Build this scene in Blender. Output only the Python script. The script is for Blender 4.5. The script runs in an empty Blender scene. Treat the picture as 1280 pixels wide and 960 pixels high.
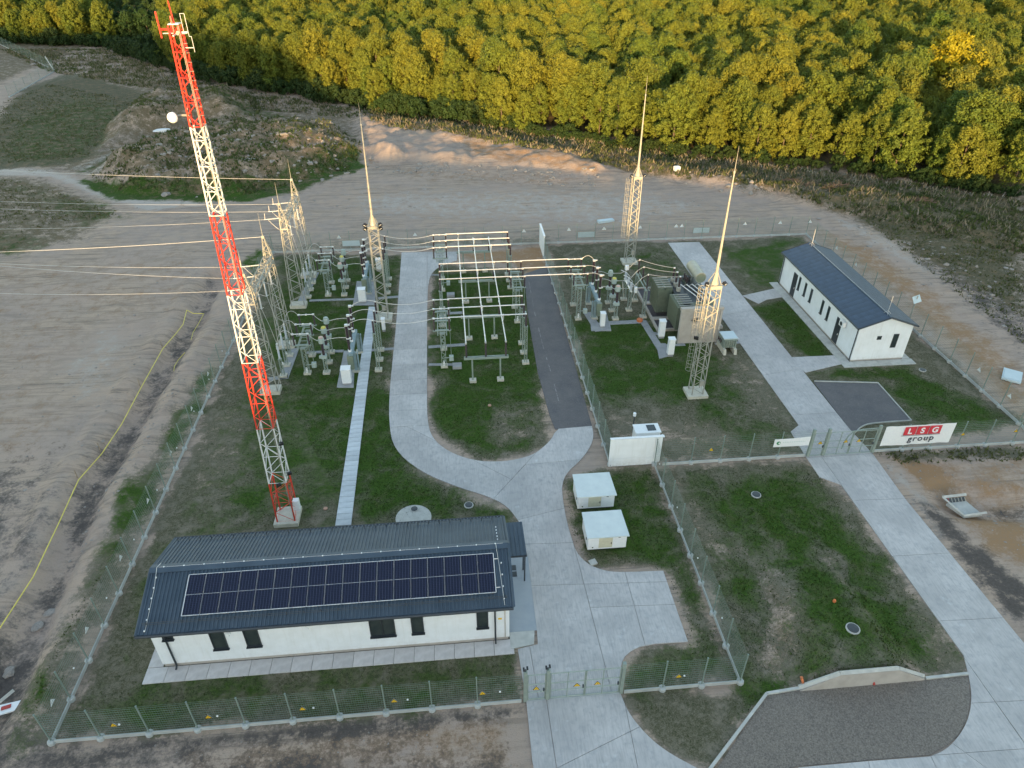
import bpy, bmesh, math, random
import numpy as np
from mathutils import Vector, Matrix

random.seed(7); rng = np.random.default_rng(11)
SC = bpy.context.scene; COL = SC.collection
R = math.radians
# ------------------------------------------------------------------ camera
F, H, NX, NY, TH = 885.0, 38.0, 641.0, 1780.0, R(5.3)
def _basis():
    d = np.array([NX-640, NY-480, F]); d /= np.linalg.norm(d)
    up = -d; fw = np.array([0, 0, 1.]); y = fw-up*fw.dot(up); y /= np.linalg.norm(y); x = np.cross(y, up)
    c, s = math.cos(TH), math.sin(TH)
    return x*c+y*s, -x*s+y*c, up            # site axes a, b, z written in camera axes (x right, y down, z forward)
AX, AY, AZ = _basis()
def G(u, v, z=0.0):                          # surveying aid: where the line of sight of a photograph pixel meets height z
    r = np.array([u-640, v-480, F]); k = (H-z)/-(r@AZ)
    return (r@AX)*k, (r@AY)*k
def P(x, y, z):
    d = x*AX+y*AY+(z-H)*AZ
    return 640+F*d[0]/d[2], 480+F*d[1]/d[2]
cam = bpy.data.cameras.new('camera'); co = bpy.data.objects.new('camera', cam); COL.objects.link(co)
cam.sensor_width = 36; cam.lens = 36*F/1280; cam.clip_end = 6000; cam.clip_start = 0.5
M = Matrix(((AX[0], -AX[1], -AX[2], 0), (AY[0], -AY[1], -AY[2], 0), (AZ[0], -AZ[1], -AZ[2], H), (0, 0, 0, 1)))
co.matrix_world = M; SC.camera = co
SC.render.resolution_x, SC.render.resolution_y = 1024, 768
# ------------------------------------------------------------------ sky and sun
SUN_EL, SUN_AZ = 6.2, 10.0                   # sun stands low behind the camera, a little to its left
w = bpy.data.worlds.new('World'); SC.world = w; w.use_nodes = True
nt = w.node_tree; bg = nt.nodes['Background']; sk = nt.nodes.new('ShaderNodeTexSky'); sk.sky_type = 'NISHITA'
sk.sun_disc = False; sk.sun_elevation = R(SUN_EL); sk.sun_rotation = R(180+SUN_AZ); sk.air_density = 1.0; sk.dust_density = 0.3; sk.ozone_density = 0.4
nt.links.new(sk.outputs[0], bg.inputs[0]); bg.inputs[1].default_value = 0.15
sl = bpy.data.lights.new('sun', 'SUN'); so = bpy.data.objects.new('sun', sl); COL.objects.link(so)
sl.energy = 3.1; sl.angle = R(0.6); sl.color = (1.0, 0.65, 0.27)
td = Vector((math.sin(R(SUN_AZ))*math.cos(R(SUN_EL)), math.cos(R(SUN_AZ))*math.cos(R(SUN_EL)), -math.sin(R(SUN_EL))))
so.rotation_euler = td.to_track_quat('-Z', 'Y').to_euler(); so.location = (0, -60, 60)
SC.view_settings.view_transform = 'Standard'; SC.view_settings.look = 'None'
SC.view_settings.exposure = 2.12; SC.view_settings.gamma = 1.0
try:
    SC.cycles.max_bounces = 5; SC.cycles.diffuse_bounces = 3; SC.cycles.transparent_max_bounces = 8
except Exception: pass

# ------------------------------------------------------------------ materials
def nodes(m):
    m.use_nodes = True; n = m.node_tree; return n, n.nodes['Principled BSDF'], n.links
def ramp(n, a, b, c0=(0, 0, 0, 1), c1=(1, 1, 1, 1)):
    r = n.nodes.new('ShaderNodeValToRGB'); r.color_ramp.elements[0].position = a; r.color_ramp.elements[1].position = b
    r.color_ramp.elements[0].color = c0; r.color_ramp.elements[1].color = c1; return r
def noise(n, L, scale, detail=4, rough=.55, obj=True, vec=None):
    t = n.nodes.new('ShaderNodeTexNoise'); t.inputs['Scale'].default_value = scale; t.inputs['Detail'].default_value = detail
    t.inputs['Roughness'].default_value = rough
    if vec is None:
        g = n.nodes.new('ShaderNodeTexCoord' if obj else 'ShaderNodeNewGeometry'); vec = g.outputs['Object' if obj else 'Position']
    L.new(vec, t.inputs['Vector']); return t
def mixc(n, L, fac, a, b, mode='MIX'):
    m = n.nodes.new('ShaderNodeMix'); m.data_type = 'RGBA'; m.blend_type = mode
    for k, v in ((0, fac), (6, a), (7, b)):
        if hasattr(v, 'links') or hasattr(v, 'is_linked'): L.new(v, m.inputs[k])
        elif k == 0: m.inputs[0].default_value = v
        else: m.inputs[k].default_value = (*v, 1) if len(v) == 3 else v
    return m.outputs[2]
def mth(n, L, op, a, b=None, clamp=False):
    m = n.nodes.new('ShaderNodeMath'); m.operation = op; m.use_clamp = clamp
    for k, v in ((0, a), (1, b)):
        if v is None: continue
        if hasattr(v, 'is_linked'): L.new(v, m.inputs[k])
        else: m.inputs[k].default_value = v
    return m.outputs[0]
def pm(name, c1, c2=None, scale=3.0, rough=.6, metal=0.0, bump=0.0, bscale=None, rand=0.0, world=False, lo=.35, hi=.65):
    m = bpy.data.materials.new(name); n, p, L = nodes(m)
    c2 = c2 or tuple(x*.8 for x in c1)
    t = noise(n, L, scale, 5, .6, not world); r = ramp(n, lo, hi); L.new(t.outputs[0], r.inputs[0])
    c = mixc(n, L, r.outputs[0], c1, c2)
    if rand:
        oi = n.nodes.new('ShaderNodeObjectInfo'); hs = n.nodes.new('ShaderNodeHueSaturation')
        v = mth(n, L, 'MULTIPLY_ADD', oi.outputs['Random'], rand); v.node.inputs[2].default_value = 1-rand/2
        L.new(v, hs.inputs['Value']); L.new(c, hs.inputs['Color']); c = hs.outputs[0]
    L.new(c, p.inputs['Base Color']); p.inputs['Roughness'].default_value = rough; p.inputs['Metallic'].default_value = metal
    if bump:
        t2 = noise(n, L, bscale or scale*4, 4, .6, not world); b = n.nodes.new('ShaderNodeBump'); b.inputs['Strength'].default_value = bump
        b.inputs['Distance'].default_value = .02; L.new(t2.outputs[0], b.inputs['Height']); L.new(b.outputs[0], p.inputs['Normal'])
    return m
MT = dict(
 galv=pm('galvanised_steel', (.37, .355, .315), (.29, .28, .25), 2.5, .55, .1),
 galv_green=pm('green_grey_steel', (.29, .335, .30), (.23, .275, .245), 2.5, .5, .1),
 fence=pm('fence_green_steel', (.19, .26, .225), (.15, .21, .18), 3, .5, .1),
 fence_post=pm('fence_post_paint', (.24, .29, .26), (.19, .24, .21), 3, .5, .05),
 blue_steel=pm('blue_grey_steel', (.25, .33, .36), (.20, .27, .30), 3, .5, .1),
 alu=pm('aluminium_tube', (.80, .77, .75), (.68, .65, .64), 3, .35, .3),
 red=pm('red_tower_paint', (.62, .05, .025), (.50, .035, .02), 4, .45),
 white_t=pm('white_tower_paint', (.62, .62, .64), (.54, .54, .55), 4, .45),
 brown=pm('brown_porcelain', (.045, .022, .022), (.03, .015, .016), 8, .22),
 grey_ins=pm('grey_silicone', (.50, .52, .55), (.42, .44, .47), 8, .4),
 head=pm('transformer_head_grey', (.38, .44, .42), (.32, .38, .36), 4, .45),
 yellow=pm('yellow_cap', (.62, .55, .12), (.55, .48, .1), 5, .5),
 pink=pm('pink_cap', (.60, .42, .37), (.5, .35, .3), 5, .5),
 cab=pm('white_cabinet_paint', (.80, .80, .82), (.74, .74, .76), 5, .4),
 dkgrey=pm('dark_grey_metal', (.05, .055, .06), (.04, .045, .05), 5, .4),
 black=pm('black_plastic', (.012, .012, .014), (.02, .02, .02), 5, .4),
 conc=pm('pale_concrete', (.50, .49, .46), (.40, .39, .37), 1.8, .85, bump=.3, rand=.12),
 plinth=pm('plinth_concrete', (.46, .47, .46), (.37, .38, .38), 1.2, .85, bump=.3, rand=.1),
 channel=pm('channel_concrete', (.33, .33, .34), (.26, .26, .27), 1.2, .85, bump=.3, rand=.15),
 channel_pale=pm('worn_pale_mark', (.30, .28, .28), (.2, .18, .18), 6, .9),
 warm=pm('warm_concrete', (.46, .41, .37), (.38, .335, .30), 1.3, .85, bump=.3),
 footing=pm('footing_concrete', (.55, .52, .44), (.45, .42, .36), 3, .85),
 stucco=pm('white_stucco', (.82, .83, .86), (.78, .79, .82), 1.2, .8, bump=.25, bscale=30),
 roof=pm('blue_grey_sheet_roof', (.062, .088, .122), (.045, .068, .098), .8, .6, .0),
 roof2=pm('slate_blue_tile_roof', (.035, .06, .105), (.028, .048, .085), .9, .55, 0, rand=.25),
 glass=pm('dark_window_glass', (.03, .04, .045), (.05, .06, .06), 1.5, .08),
 frame=pm('anthracite_frame', (.035, .04, .05), (.03, .035, .04), 5, .4),
 olive=pm('olive_tank_paint', (.13, .155, .115), (.10, .12, .09), 2, .45),
 olive_l=pm('pale_olive_paint', (.20, .23, .17), (.16, .185, .135), 2, .45),
 gravel_d=pm('dark_crushed_stone', (.13, .11, .12), (.035, .03, .035), 9, .9, bump=1.0, bscale=14),
 wood=pm('weathered_wood', (.35, .27, .19), (.25, .19, .13), 6, .8),
 wire=pm('overhead_cable', (.60, .57, .56), (.50, .48, .46), 3, .4, .2),
 tape=pm('yellow_tape', (.75, .62, .12), (.65, .52, .1), 1, .6),
 sign_y=pm('yellow_sign', (.80, .50, .02), (.75, .46, .02), 6, .5),
 white_p=pm('white_plastic', (.82, .82, .82), (.76, .76, .78), 6, .5),
 orange=pm('orange_plastic', (.65, .18, .06), (.55, .15, .05), 6, .6),
 redpipe=pm('red_drain_pipe', (.45, .05, .04), (.38, .05, .04), 6, .5),
 banner_red=pm('banner_red', (.62, .04, .06), (.58, .04, .055), 2, .6),
 ink=pm('banner_dark_ink', (.06, .06, .08), (.05, .05, .07), 2, .6),
 green_ink=pm('banner_green_ink', (.03, .25, .10), (.03, .22, .09), 2, .6),
 pvcell=None, pale_roof=pm('pale_blue_lid', (.50, .58, .62), (.46, .54, .58), 2, .4),
 rock=pm('pale_rock', (.34, .30, .27), (.24, .21, .19), 3, .9, bump=.6),
 beige_grey=pm('beige_grey_paint', (.34, .345, .29), (.29, .295, .25), 2, .4),
 beige=pm('beige_panel', (.62, .58, .44), (.56, .52, .40), 4, .5),
 bark=pm('tree_bark', (.13, .10, .075), (.08, .06, .045), 6, .9),
 dead=pm('dead_branches', (.20, .13, .10), (.12, .08, .06), 3, .9),
)
def m_pv():
    m = bpy.data.materials.new('solar_cells'); n, p, L = nodes(m)
    tc = n.nodes.new('ShaderNodeTexCoord'); sp = n.nodes.new('ShaderNodeSeparateXYZ'); L.new(tc.outputs['Object'], sp.inputs[0])
    fx = mth(n, L, 'FRACT', mth(n, L, 'MULTIPLY', sp.outputs[0], 5.9)); fy = mth(n, L, 'FRACT', mth(n, L, 'MULTIPLY', sp.outputs[1], 9.0))
    g = mth(n, L, 'MAXIMUM', mth(n, L, 'LESS_THAN', fx, .13), mth(n, L, 'LESS_THAN', fy, .05))
    c = mixc(n, L, g, (.006, .008, .028), (.05, .055, .09)); L.new(c, p.inputs['Base Color']); p.inputs['Roughness'].default_value = .12
    return m
MT['pvcell'] = m_pv()
def m_slab():
    m = bpy.data.materials.new('road_concrete'); n, p, L = nodes(m)
    a = noise(n, L, .35, 5, .6, False); b = noise(n, L, 2.6, 6, .65, False)
    c = mixc(n, L, ramp_of(n, L, a, .38, .62), (.42, .395, .39), (.53, .495, .485))
    c = mixc(n, L, ramp_of(n, L, b, .5, .75), c, (.35, .34, .35))
    mp = n.nodes.new('ShaderNodeMapping'); mp.inputs['Scale'].default_value = (4.5, .5, 1); g = n.nodes.new('ShaderNodeNewGeometry')
    L.new(g.outputs['Position'], mp.inputs[0]); br = noise(n, L, 2.2, 4, .6, vec=mp.outputs[0])
    c = mixc(n, L, mth(n, L, 'MULTIPLY', ramp_of(n, L, br, .45, .68), .38), c, (.26, .25, .25))
    sp = noise(n, L, 1.1, 3, .7, False); c = mixc(n, L, mth(n, L, 'MULTIPLY', ramp_of(n, L, sp, .62, .75), .5), c, (.62, .62, .63))
    oi = n.nodes.new('ShaderNodeObjectInfo'); hs = n.nodes.new('ShaderNodeHueSaturation')
    v = mth(n, L, 'MULTIPLY_ADD', oi.outputs['Random'], .16); v.node.inputs[2].default_value = .92
    L.new(v, hs.inputs['Value']); L.new(c, hs.inputs['Color']); L.new(hs.outputs[0], p.inputs['Base Color'])
    p.inputs['Roughness'].default_value = .75
    bb = n.nodes.new('ShaderNodeBump'); bb.inputs['Strength'].default_value = .25; bb.inputs['Distance'].default_value = .02
    L.new(b.outputs[0], bb.inputs['Height']); L.new(bb.outputs[0], p.inputs['Normal']); return m
def ramp_of(n, L, t, a, b):
    r = ramp(n, a, b); L.new(t.outputs[0] if hasattr(t, 'outputs') else t, r.inputs[0]); return r.outputs[0]
MT['slab'] = m_slab(); MT['apron'] = pm('pale_apron_concrete', (.60, .56, .55), (.50, .46, .45), 2.2, .85, bump=.3, rand=.12)
def m_stucco():
    m = bpy.data.materials.new('white_render_wall'); n, p, L = nodes(m)
    a = noise(n, L, 1.2, 5, .6); mp = n.nodes.new('ShaderNodeMapping'); tc = n.nodes.new('ShaderNodeTexCoord'); mp.inputs['Scale'].default_value = (3.5, 3.5, .25); L.new(tc.outputs['Object'], mp.inputs[0]); st = noise(n, L, 1.3, 5, .65, vec=mp.outputs[0])
    c = mixc(n, L, ramp_of(n, L, a, .35, .65), (.82, .83, .86), (.76, .77, .79)); c = mixc(n, L, mth(n, L, 'MULTIPLY', ramp_of(n, L, st, .52, .78), .35), c, (.60, .58, .55))
    sx = n.nodes.new('ShaderNodeSeparateXYZ'); L.new(tc.outputs['Object'], sx.inputs[0]); low = mth(n, L, 'SUBTRACT', 1.0, mth(n, L, 'MULTIPLY', sx.outputs[2], 1.3), True)
    c = mixc(n, L, mth(n, L, 'MULTIPLY', mth(n, L, 'MULTIPLY', low, ramp_of(n, L, noise(n, L, 5, 4, .7), .35, .65)), .5), c, (.48, .42, .36))
    L.new(c, p.inputs['Base Color']); p.inputs['Roughness'].default_value = .85; return m
MT['stucco'] = m_stucco()
def m_asph():
    m = bpy.data.materials.new('worn_asphalt'); n, p, L = nodes(m)
    a = noise(n, L, .5, 5, .65, False); b = noise(n, L, 9, 5, .7, False)
    c = mixc(n, L, ramp_of(n, L, a, .3, .7), (.095, .09, .098), (.145, .13, .13)); c = mixc(n, L, ramp_of(n, L, b, .5, .8), c, (.19, .175, .175))
    L.new(c, p.inputs['Base Color']); p.inputs['Roughness'].default_value = .85
    bb = n.nodes.new('ShaderNodeBump'); bb.inputs['Strength'].default_value = .5; bb.inputs['Distance'].default_value = .02
    L.new(b.outputs[0], bb.inputs['Height']); L.new(bb.outputs[0], p.inputs['Normal']); return m
MT['asph'] = m_asph()
def m_ground():
    m = bpy.data.materials.new('ground_earth_and_grass'); n, p, L = nodes(m)
    A = n.nodes.new('ShaderNodeAttribute'); A.attribute_name = 'mask_a'; B = n.nodes.new('ShaderNodeAttribute'); B.attribute_name = 'mask_b'
    sa = n.nodes.new('ShaderNodeSeparateColor'); L.new(A.outputs['Color'], sa.inputs[0]); sb = n.nodes.new('ShaderNodeSeparateColor'); L.new(B.outputs['Color'], sb.inputs[0])
    n1 = noise(n, L, .11, 6, .6, False); n2 = noise(n, L, .7, 7, .68, False); n3 = noise(n, L, 4.5, 5, .7, False); n4 = noise(n, L, 14, 3, .7, False)
    g = n.nodes.new('ShaderNodeNewGeometry'); mp = n.nodes.new('ShaderNodeMapping'); mp.inputs['Rotation'].default_value = (0, 0, R(-38)); mp.inputs['Scale'].default_value = (.18, 1.5, 1)
    L.new(g.outputs['Position'], mp.inputs[0]); st = noise(n, L, .8, 6, .65, vec=mp.outputs[0])
    base = mixc(n, L, ramp_of(n, L, n1, .35, .65), (.40, .305, .255), (.46, .34, .26))
    base = mixc(n, L, ramp_of(n, L, n2, .45, .75), base, (.31, .255, .23))
    st.inputs['Distortion'].default_value = 1.2
    mp2 = n.nodes.new('ShaderNodeMapping'); mp2.inputs['Rotation'].default_value = (0, 0, R(-72)); mp2.inputs['Scale'].default_value = (.10, 2.6, 1); L.new(g.outputs['Position'], mp2.inputs[0]); st2 = noise(n, L, .9, 6, .7, vec=mp2.outputs[0]); st2.inputs['Distortion'].default_value = .8
    base = mixc(n, L, mth(n, L, 'MULTIPLY', ramp_of(n, L, st, .5, .64), .38), base, (.18, .145, .125))
    base = mixc(n, L, mth(n, L, 'MULTIPLY', mth(n, L, 'MULTIPLY', ramp_of(n, L, st2, .52, .60), ramp_of(n, L, n1, .42, .55)), .6), base, (.15, .12, .10))
    base = mixc(n, L, mth(n, L, 'MULTIPLY', ramp_of(n, L, n4, .56, .70), .35), base, (.14, .115, .10))
    base = mixc(n, L, mth(n, L, 'MULTIPLY', ramp_of(n, L, n3, .5, .75), .35), base, (.36, .32, .28))
    def fac(mask, nz, k=3.0, amp=2.6):
        # patchy blend: mask raises the share of ground that is covered
        x = mth(n, L, 'ADD', mask, mth(n, L, 'MULTIPLY', mth(n, L, 'SUBTRACT', nz, .5), amp)); x = mth(n, L, 'SUBTRACT', x, .5)
        x = mth(n, L, 'ADD', mth(n, L, 'MULTIPLY', x, k), .5, True); return mth(n, L, 'MULTIPLY', x, mth(n, L, 'MULTIPLY', mask, 6.0, True))
    npn = noise(n, L, .42, 8, .66, False); npn.inputs['Distortion'].default_value = .5
    nmix = mth(n, L, 'ADD', mth(n, L, 'MULTIPLY', n2.outputs[0], .6), mth(n, L, 'MULTIPLY', n3.outputs[0], .4))
    nfine = mth(n, L, 'ADD', mth(n, L, 'MULTIPLY', n3.outputs[0], .5), mth(n, L, 'MULTIPLY', n4.outputs[0], .5))
    c = mixc(n, L, fac(sb.outputs[0], nmix, 2.5), base, mixc(n, L, ramp_of(n, L, n3, .35, .7), (.34, .20, .105), (.30, .20, .13)))
    c = mixc(n, L, fac(sb.outputs[2], nmix, 2.5), c, mixc(n, L, ramp_of(n, L, n3, .3, .7), (.50, .43, .385), (.40, .345, .305)))
    c = mixc(n, L, fac(sb.outputs[1], nmix, 2.5), c, mixc(n, L, ramp_of(n, L, n3, .3, .7), (.07, .06, .056), (.135, .112, .10)))
    dry = mixc(n, L, ramp_of(n, L, nfine, .40, .60), (.045, .052, .022), (.185, .16, .115))
    dry = mixc(n, L, mth(n, L, 'MULTIPLY', ramp_of(n, L, n2, .48, .66), .6), dry, (.27, .225, .18))
    c = mixc(n, L, fac(sa.outputs[1], nmix, 2.8), c, dry)
    grn = mixc(n, L, ramp_of(n, L, nfine, .38, .62), (.016, .040, .006), (.068, .120, .018))
    grn = mixc(n, L, mth(n, L, 'MULTIPLY', ramp_of(n, L, n2, .5, .66), .55), grn, (.10, .095, .045))
    c = mixc(n, L, fac(sa.outputs[0], mth(n, L, 'ADD', mth(n, L, 'MULTIPLY', npn.outputs[0], .7), mth(n, L, 'MULTIPLY', nfine, .3)), 1.9, 3.0), c, grn)
    wd = mixc(n, L, ramp_of(n, L, nfine, .40, .60), (.018, .042, .012), (.14, .11, .07))
    wd = mixc(n, L, mth(n, L, 'MULTIPLY', ramp_of(n, L, n2, .45, .65), .65), wd, (.24, .165, .11))
    c = mixc(n, L, fac(sa.outputs[2], nmix, 2.6), c, wd)
    L.new(c, p.inputs['Base Color']); p.inputs['Roughness'].default_value = .95; p.inputs['Specular IOR Level'].default_value = .15
    b = n.nodes.new('ShaderNodeBump'); b.inputs['Strength'].default_value = .9; b.inputs['Distance'].default_value = .12
    hh = mth(n, L, 'ADD', mth(n, L, 'MULTIPLY', n2.outputs[0], .6), mth(n, L, 'MULTIPLY', nfine, .6)); hh = mth(n, L, 'ADD', hh, mth(n, L, 'MULTIPLY', st.outputs[0], .5))
    L.new(hh, b.inputs['Height']); L.new(b.outputs[0], p.inputs['Normal']); return m
MT['ground'] = m_ground()
def m_leaf(name, c1, c2, c3, hue=.03):
    m = bpy.data.materials.new(name); n, p, L = nodes(m)
    oi = n.nodes.new('ShaderNodeObjectInfo'); at = n.nodes.new('ShaderNodeAttribute'); at.attribute_name = 'tone'
    c = mixc(n, L, at.outputs['Fac'], c1, c2)
    w_ = noise(n, L, .035, 3, .6, False)
    r = mth(n, L, 'ADD', mth(n, L, 'MULTIPLY', ramp_of(n, L, w_, .35, .65), .55), mth(n, L, 'MULTIPLY', oi.outputs['Random'], .55), True)
    c = mixc(n, L, mth(n, L, 'MULTIPLY', r, .75), c, c3)
    n5 = noise(n, L, .9, 3, .6, False); c = mixc(n, L, mth(n, L, 'MULTIPLY', ramp_of(n, L, n5, .4, .7), .35), c, (.035, .05, .012))
    L.new(c, p.inputs['Base Color']); p.inputs['Roughness'].default_value = .7; p.inputs['Specular IOR Level'].default_value = .2
    tr = n.nodes.new('ShaderNodeBsdfTranslucent'); L.new(c, tr.inputs[0]); mx = n.nodes.new('ShaderNodeMixShader'); mx.inputs[0].default_value = .22
    L.new(p.outputs[0], mx.inputs[1]); L.new(tr.outputs[0], mx.inputs[2]); L.new(mx.outputs[0], n.nodes['Material Output'].inputs[0]); return m
MT['leaf'] = m_leaf('locust_leaves', (.04, .095, .02), (.12, .175, .024), (.225, .205, .024))
MT['leaf_y'] = m_leaf('yellow_leaves', (.24, .22, .012), (.31, .28, .015), (.30, .26, .015))
MT['leaf_g'] = m_leaf('shade_dark_bush_leaves', (.016, .042, .012), (.03, .065, .018), (.045, .065, .02))  # bush green darkened to carry the shade at the wood's foot
MT['weed'] = m_leaf('weed_blades', (.03, .062, .014), (.085, .12, .03), (.15, .135, .07))
MT['grass_blade'] = m_leaf('grass_blades', (.016, .042, .007), (.052, .098, .015), (.075, .10, .025))
MT['straw'] = m_leaf('dry_stalks', (.20, .165, .12), (.33, .28, .21), (.27, .22, .16))
MT['whiteflower'] = pm('pale_seed_heads', (.42, .38, .33), (.30, .27, .23), 5, .8)
# ------------------------------------------------------------------ mesh helpers
class MB:
    def __init__(s): s.v = []; s.f = []
    def add(s, vs, fs):
        k = len(s.v); s.v += [tuple(v) for v in vs]; s.f += [tuple(i+k for i in f) for f in fs]; return s
    def box(s, c, d, rz=0, rx=0):
        x, y, z = (q/2 for q in d); mt = Matrix.Translation(c) @ Matrix.Rotation(rz, 4, 'Z') @ Matrix.Rotation(rx, 4, 'X')
        vs = [mt @ Vector((i*x, j*y, k*z)) for k in (-1, 1) for j in (-1, 1) for i in (-1, 1)]
        return s.add(vs, [(0, 2, 3, 1), (4, 5, 7, 6), (0, 1, 5, 4), (2, 6, 7, 3), (0, 4, 6, 2), (1, 3, 7, 5)])
    def span(s, x0, x1, y0, y1, z0, z1): return s.box(((x0+x1)/2, (y0+y1)/2, (z0+z1)/2), (x1-x0, y1-y0, z1-z0))
    def tube(s, p, q, r, n=6, r2=None, cap=True):
        p, q = Vector(p), Vector(q); d = (q-p); r2 = r if r2 is None else r2
        if d.length < 1e-6: return s
        d.normalize(); u = d.orthogonal().normalized() if abs(d.z) < .99 else Vector((1, 0, 0)); w_ = d.cross(u).normalized(); u = w_.cross(d)
        vs = []
        for c, rr in ((p, r), (q, r2)):
            for i in range(n):
                t = 2*math.pi*(i+.5)/n; vs.append(c+(u*math.cos(t)+w_*math.sin(t))*rr)
        fs = [(i, (i+1) % n, n+(i+1) % n, n+i) for i in range(n)]
        if cap: fs += [tuple(range(n))[::-1], tuple(range(n, 2*n))]
        return s.add(vs, fs)
    def bar(s, p, q, w_): return s.tube(p, q, w_*.7071, 4)
    def path(s, pts, r, n=5):
        for a, b in zip(pts, pts[1:]): s.tube(a, b, r, n, cap=False)
        return s
    def lathe(s, prof, c=(0, 0, 0), n=12):
        vs = []; fs = []; m = len(prof)
        for r, z in prof:
            for i in range(n):
                t = 2*math.pi*i/n; vs.append((c[0]+r*math.cos(t), c[1]+r*math.sin(t), c[2]+z))
        for k in range(m-1):
            for i in range(n): fs.append((k*n+i, k*n+(i+1) % n, (k+1)*n+(i+1) % n, (k+1)*n+i))
        fs += [tuple(range(n))[::-1], tuple(range((m-1)*n, m*n))]; return s.add(vs, fs)
    def prism(s, pts, z0, z1):
        n = len(pts); vs = [(x, y, z0) for x, y in pts]+[(x, y, z1) for x, y in pts]
        return s.add(vs, [tuple(range(n))[::-1], tuple(range(n, 2*n))]+[(i, (i+1) % n, n+(i+1) % n, n+i) for i in range(n)])
    def mesh(s, name, mat, smooth=False):
        me = bpy.data.meshes.new(name); me.from_pydata(s.v, [], s.f); me.materials.append(MT[mat] if isinstance(mat, str) else mat)
        if smooth:
            me.polygons.foreach_set('use_smooth', [True]*len(me.polygons))
        me.update(); return me
    def build(s, name, mat, parent=None, loc=(0, 0, 0), smooth=False, **tags):
        return link(name, s.mesh(name, mat, smooth), parent, loc, **tags)
def link(name, data, parent=None, loc=(0, 0, 0), rz=0, **tags):
    o = bpy.data.objects.new(name, data); COL.objects.link(o); o.location = loc; o.rotation_euler[2] = rz
    if parent: o.parent = parent
    for k, v in tags.items():
        if v: o[k] = v
    return o
def thing(name, label, cat, loc=(0, 0, 0), group=None, rz=0): return link(name, None, None, loc, rz, label=label, category=cat, group=group)
def dup(root, loc, label=None, rz=None, group=None):
    def cp(o, par):
        c = o.copy(); COL.objects.link(c)
        if par: c.parent = par
        for ch in KIDS.get(o.name, []) or o.children: cp(ch, c)
        return c
    r = cp(root, None); r.location = loc
    if rz is not None: r.rotation_euler[2] = rz
    if label: r['label'] = label
    if group: r['group'] = group
    return r
KIDS = {}
ORD3 = ('nearest', 'middle', 'farthest')
def lattice(mb, cx, cy, z0, z1, w0, w1, n, leg=.07, br=.04, lean=(0, 0), zfull=None, xbr=False):
    def c(z, i):
        t = (z-z0)/(z1-z0); w_ = (w0+(w1-w0)*t)/2; sx, sy = ((-1, -1), (1, -1), (1, 1), (-1, 1))[i % 4]
        return (cx+sx*w_+lean[0]*t, cy+sy*w_+lean[1]*t, z)
    for i in range(4): mb.bar(c(z0, i), c(z1, i), leg)
    zs = [z0+(z1-z0)*k/n for k in range(n+1)]
    for k in range(n):
        for i in range(4):
            a, b = (i, i+1) if (k+i) % 2 else (i+1, i)
            mb.bar(c(zs[k], a), c(zs[k+1], b), br)
            if xbr: mb.bar(c(zs[k], b), c(zs[k+1], a), br)
    for i in range(4): mb.bar(c(z1, i), c(z1, i+1), br)
    return mb
def insul_prof(h, r, n=9):
    pr = [(r*.8, 0), (r*.8, h*.04)]
    for k in range(n):
        z = h*(.05+.9*k/n); d = h*.9/n; pr += [(r*.6, z), (r, z+d*.35), (r*.6, z+d*.8)]
    return pr+[(r*.75, h*.96), (r*.75, h)]
def insulator(parent, x, y, z0, z1, r=.11, mat='brown', name='insulator'):
    key = (round(z1-z0, 3), r, mat)
    if key not in INS: INS[key] = MB().lathe(insul_prof(z1-z0, r), n=10).mesh(name, mat, False)
    return link(name, INS[key], parent, (x, y, z0))
INS = {}

# ------------------------------------------------------------------ terrain
def vnoise(x, y, s, seed):
    x = x/s; y = y/s; xi = np.floor(x).astype(int); yi = np.floor(y).astype(int); fx = x-xi; fy = y-yi
    fx = fx*fx*(3-2*fx); fy = fy*fy*(3-2*fy)
    def h(i, j):
        v = np.sin(i*127.1+j*311.7+seed*74.7)*43758.5453; return v-np.floor(v)
    return (h(xi, yi)*(1-fx)+h(xi+1, yi)*fx)*(1-fy)+(h(xi, yi+1)*(1-fx)+h(xi+1, yi+1)*fx)*fy
def fbm(x, y, s, seed, o=4):
    t = 0; a = .5; q = 0
    for k in range(o): t = t+a*vnoise(x, y, s/2**k, seed+k); q += a; a *= .55
    return t/q
def sdist(px, py, poly):                      # + inside, - outside, metres
    d = np.full(px.shape, 1e9); ins = np.zeros(px.shape, bool); n = len(poly)
    for i in range(n):
        x0, y0 = poly[i]; x1, y1 = poly[(i+1) % n]; ex, ey = x1-x0, y1-y0
        t = np.clip(((px-x0)*ex+(py-y0)*ey)/(ex*ex+ey*ey+1e-9), 0, 1)
        d = np.minimum(d, np.hypot(px-x0-t*ex, py-y0-t*ey))
        c = ((y0 > py) != (y1 > py)); xx = x0+(py-y0)*ex/(ey if abs(ey) > 1e-9 else 1e-9); ins ^= c & (px < xx)
    return np.where(ins, d, -d)
def pdist(px, py, line):
    d = np.full(px.shape, 1e9)
    for (x0, y0), (x1, y1) in zip(line, line[1:]):
        ex, ey = x1-x0, y1-y0; t = np.clip(((px-x0)*ex+(py-y0)*ey)/(ex*ex+ey*ey+1e-9), 0, 1)
        d = np.minimum(d, np.hypot(px-x0-t*ex, py-y0-t*ey))
    return d
def gp(pts): return [G(u, v) for u, v in pts]
def sstep(x): x = np.clip(x, 0, 1); return x*x*(3-2*x)
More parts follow.
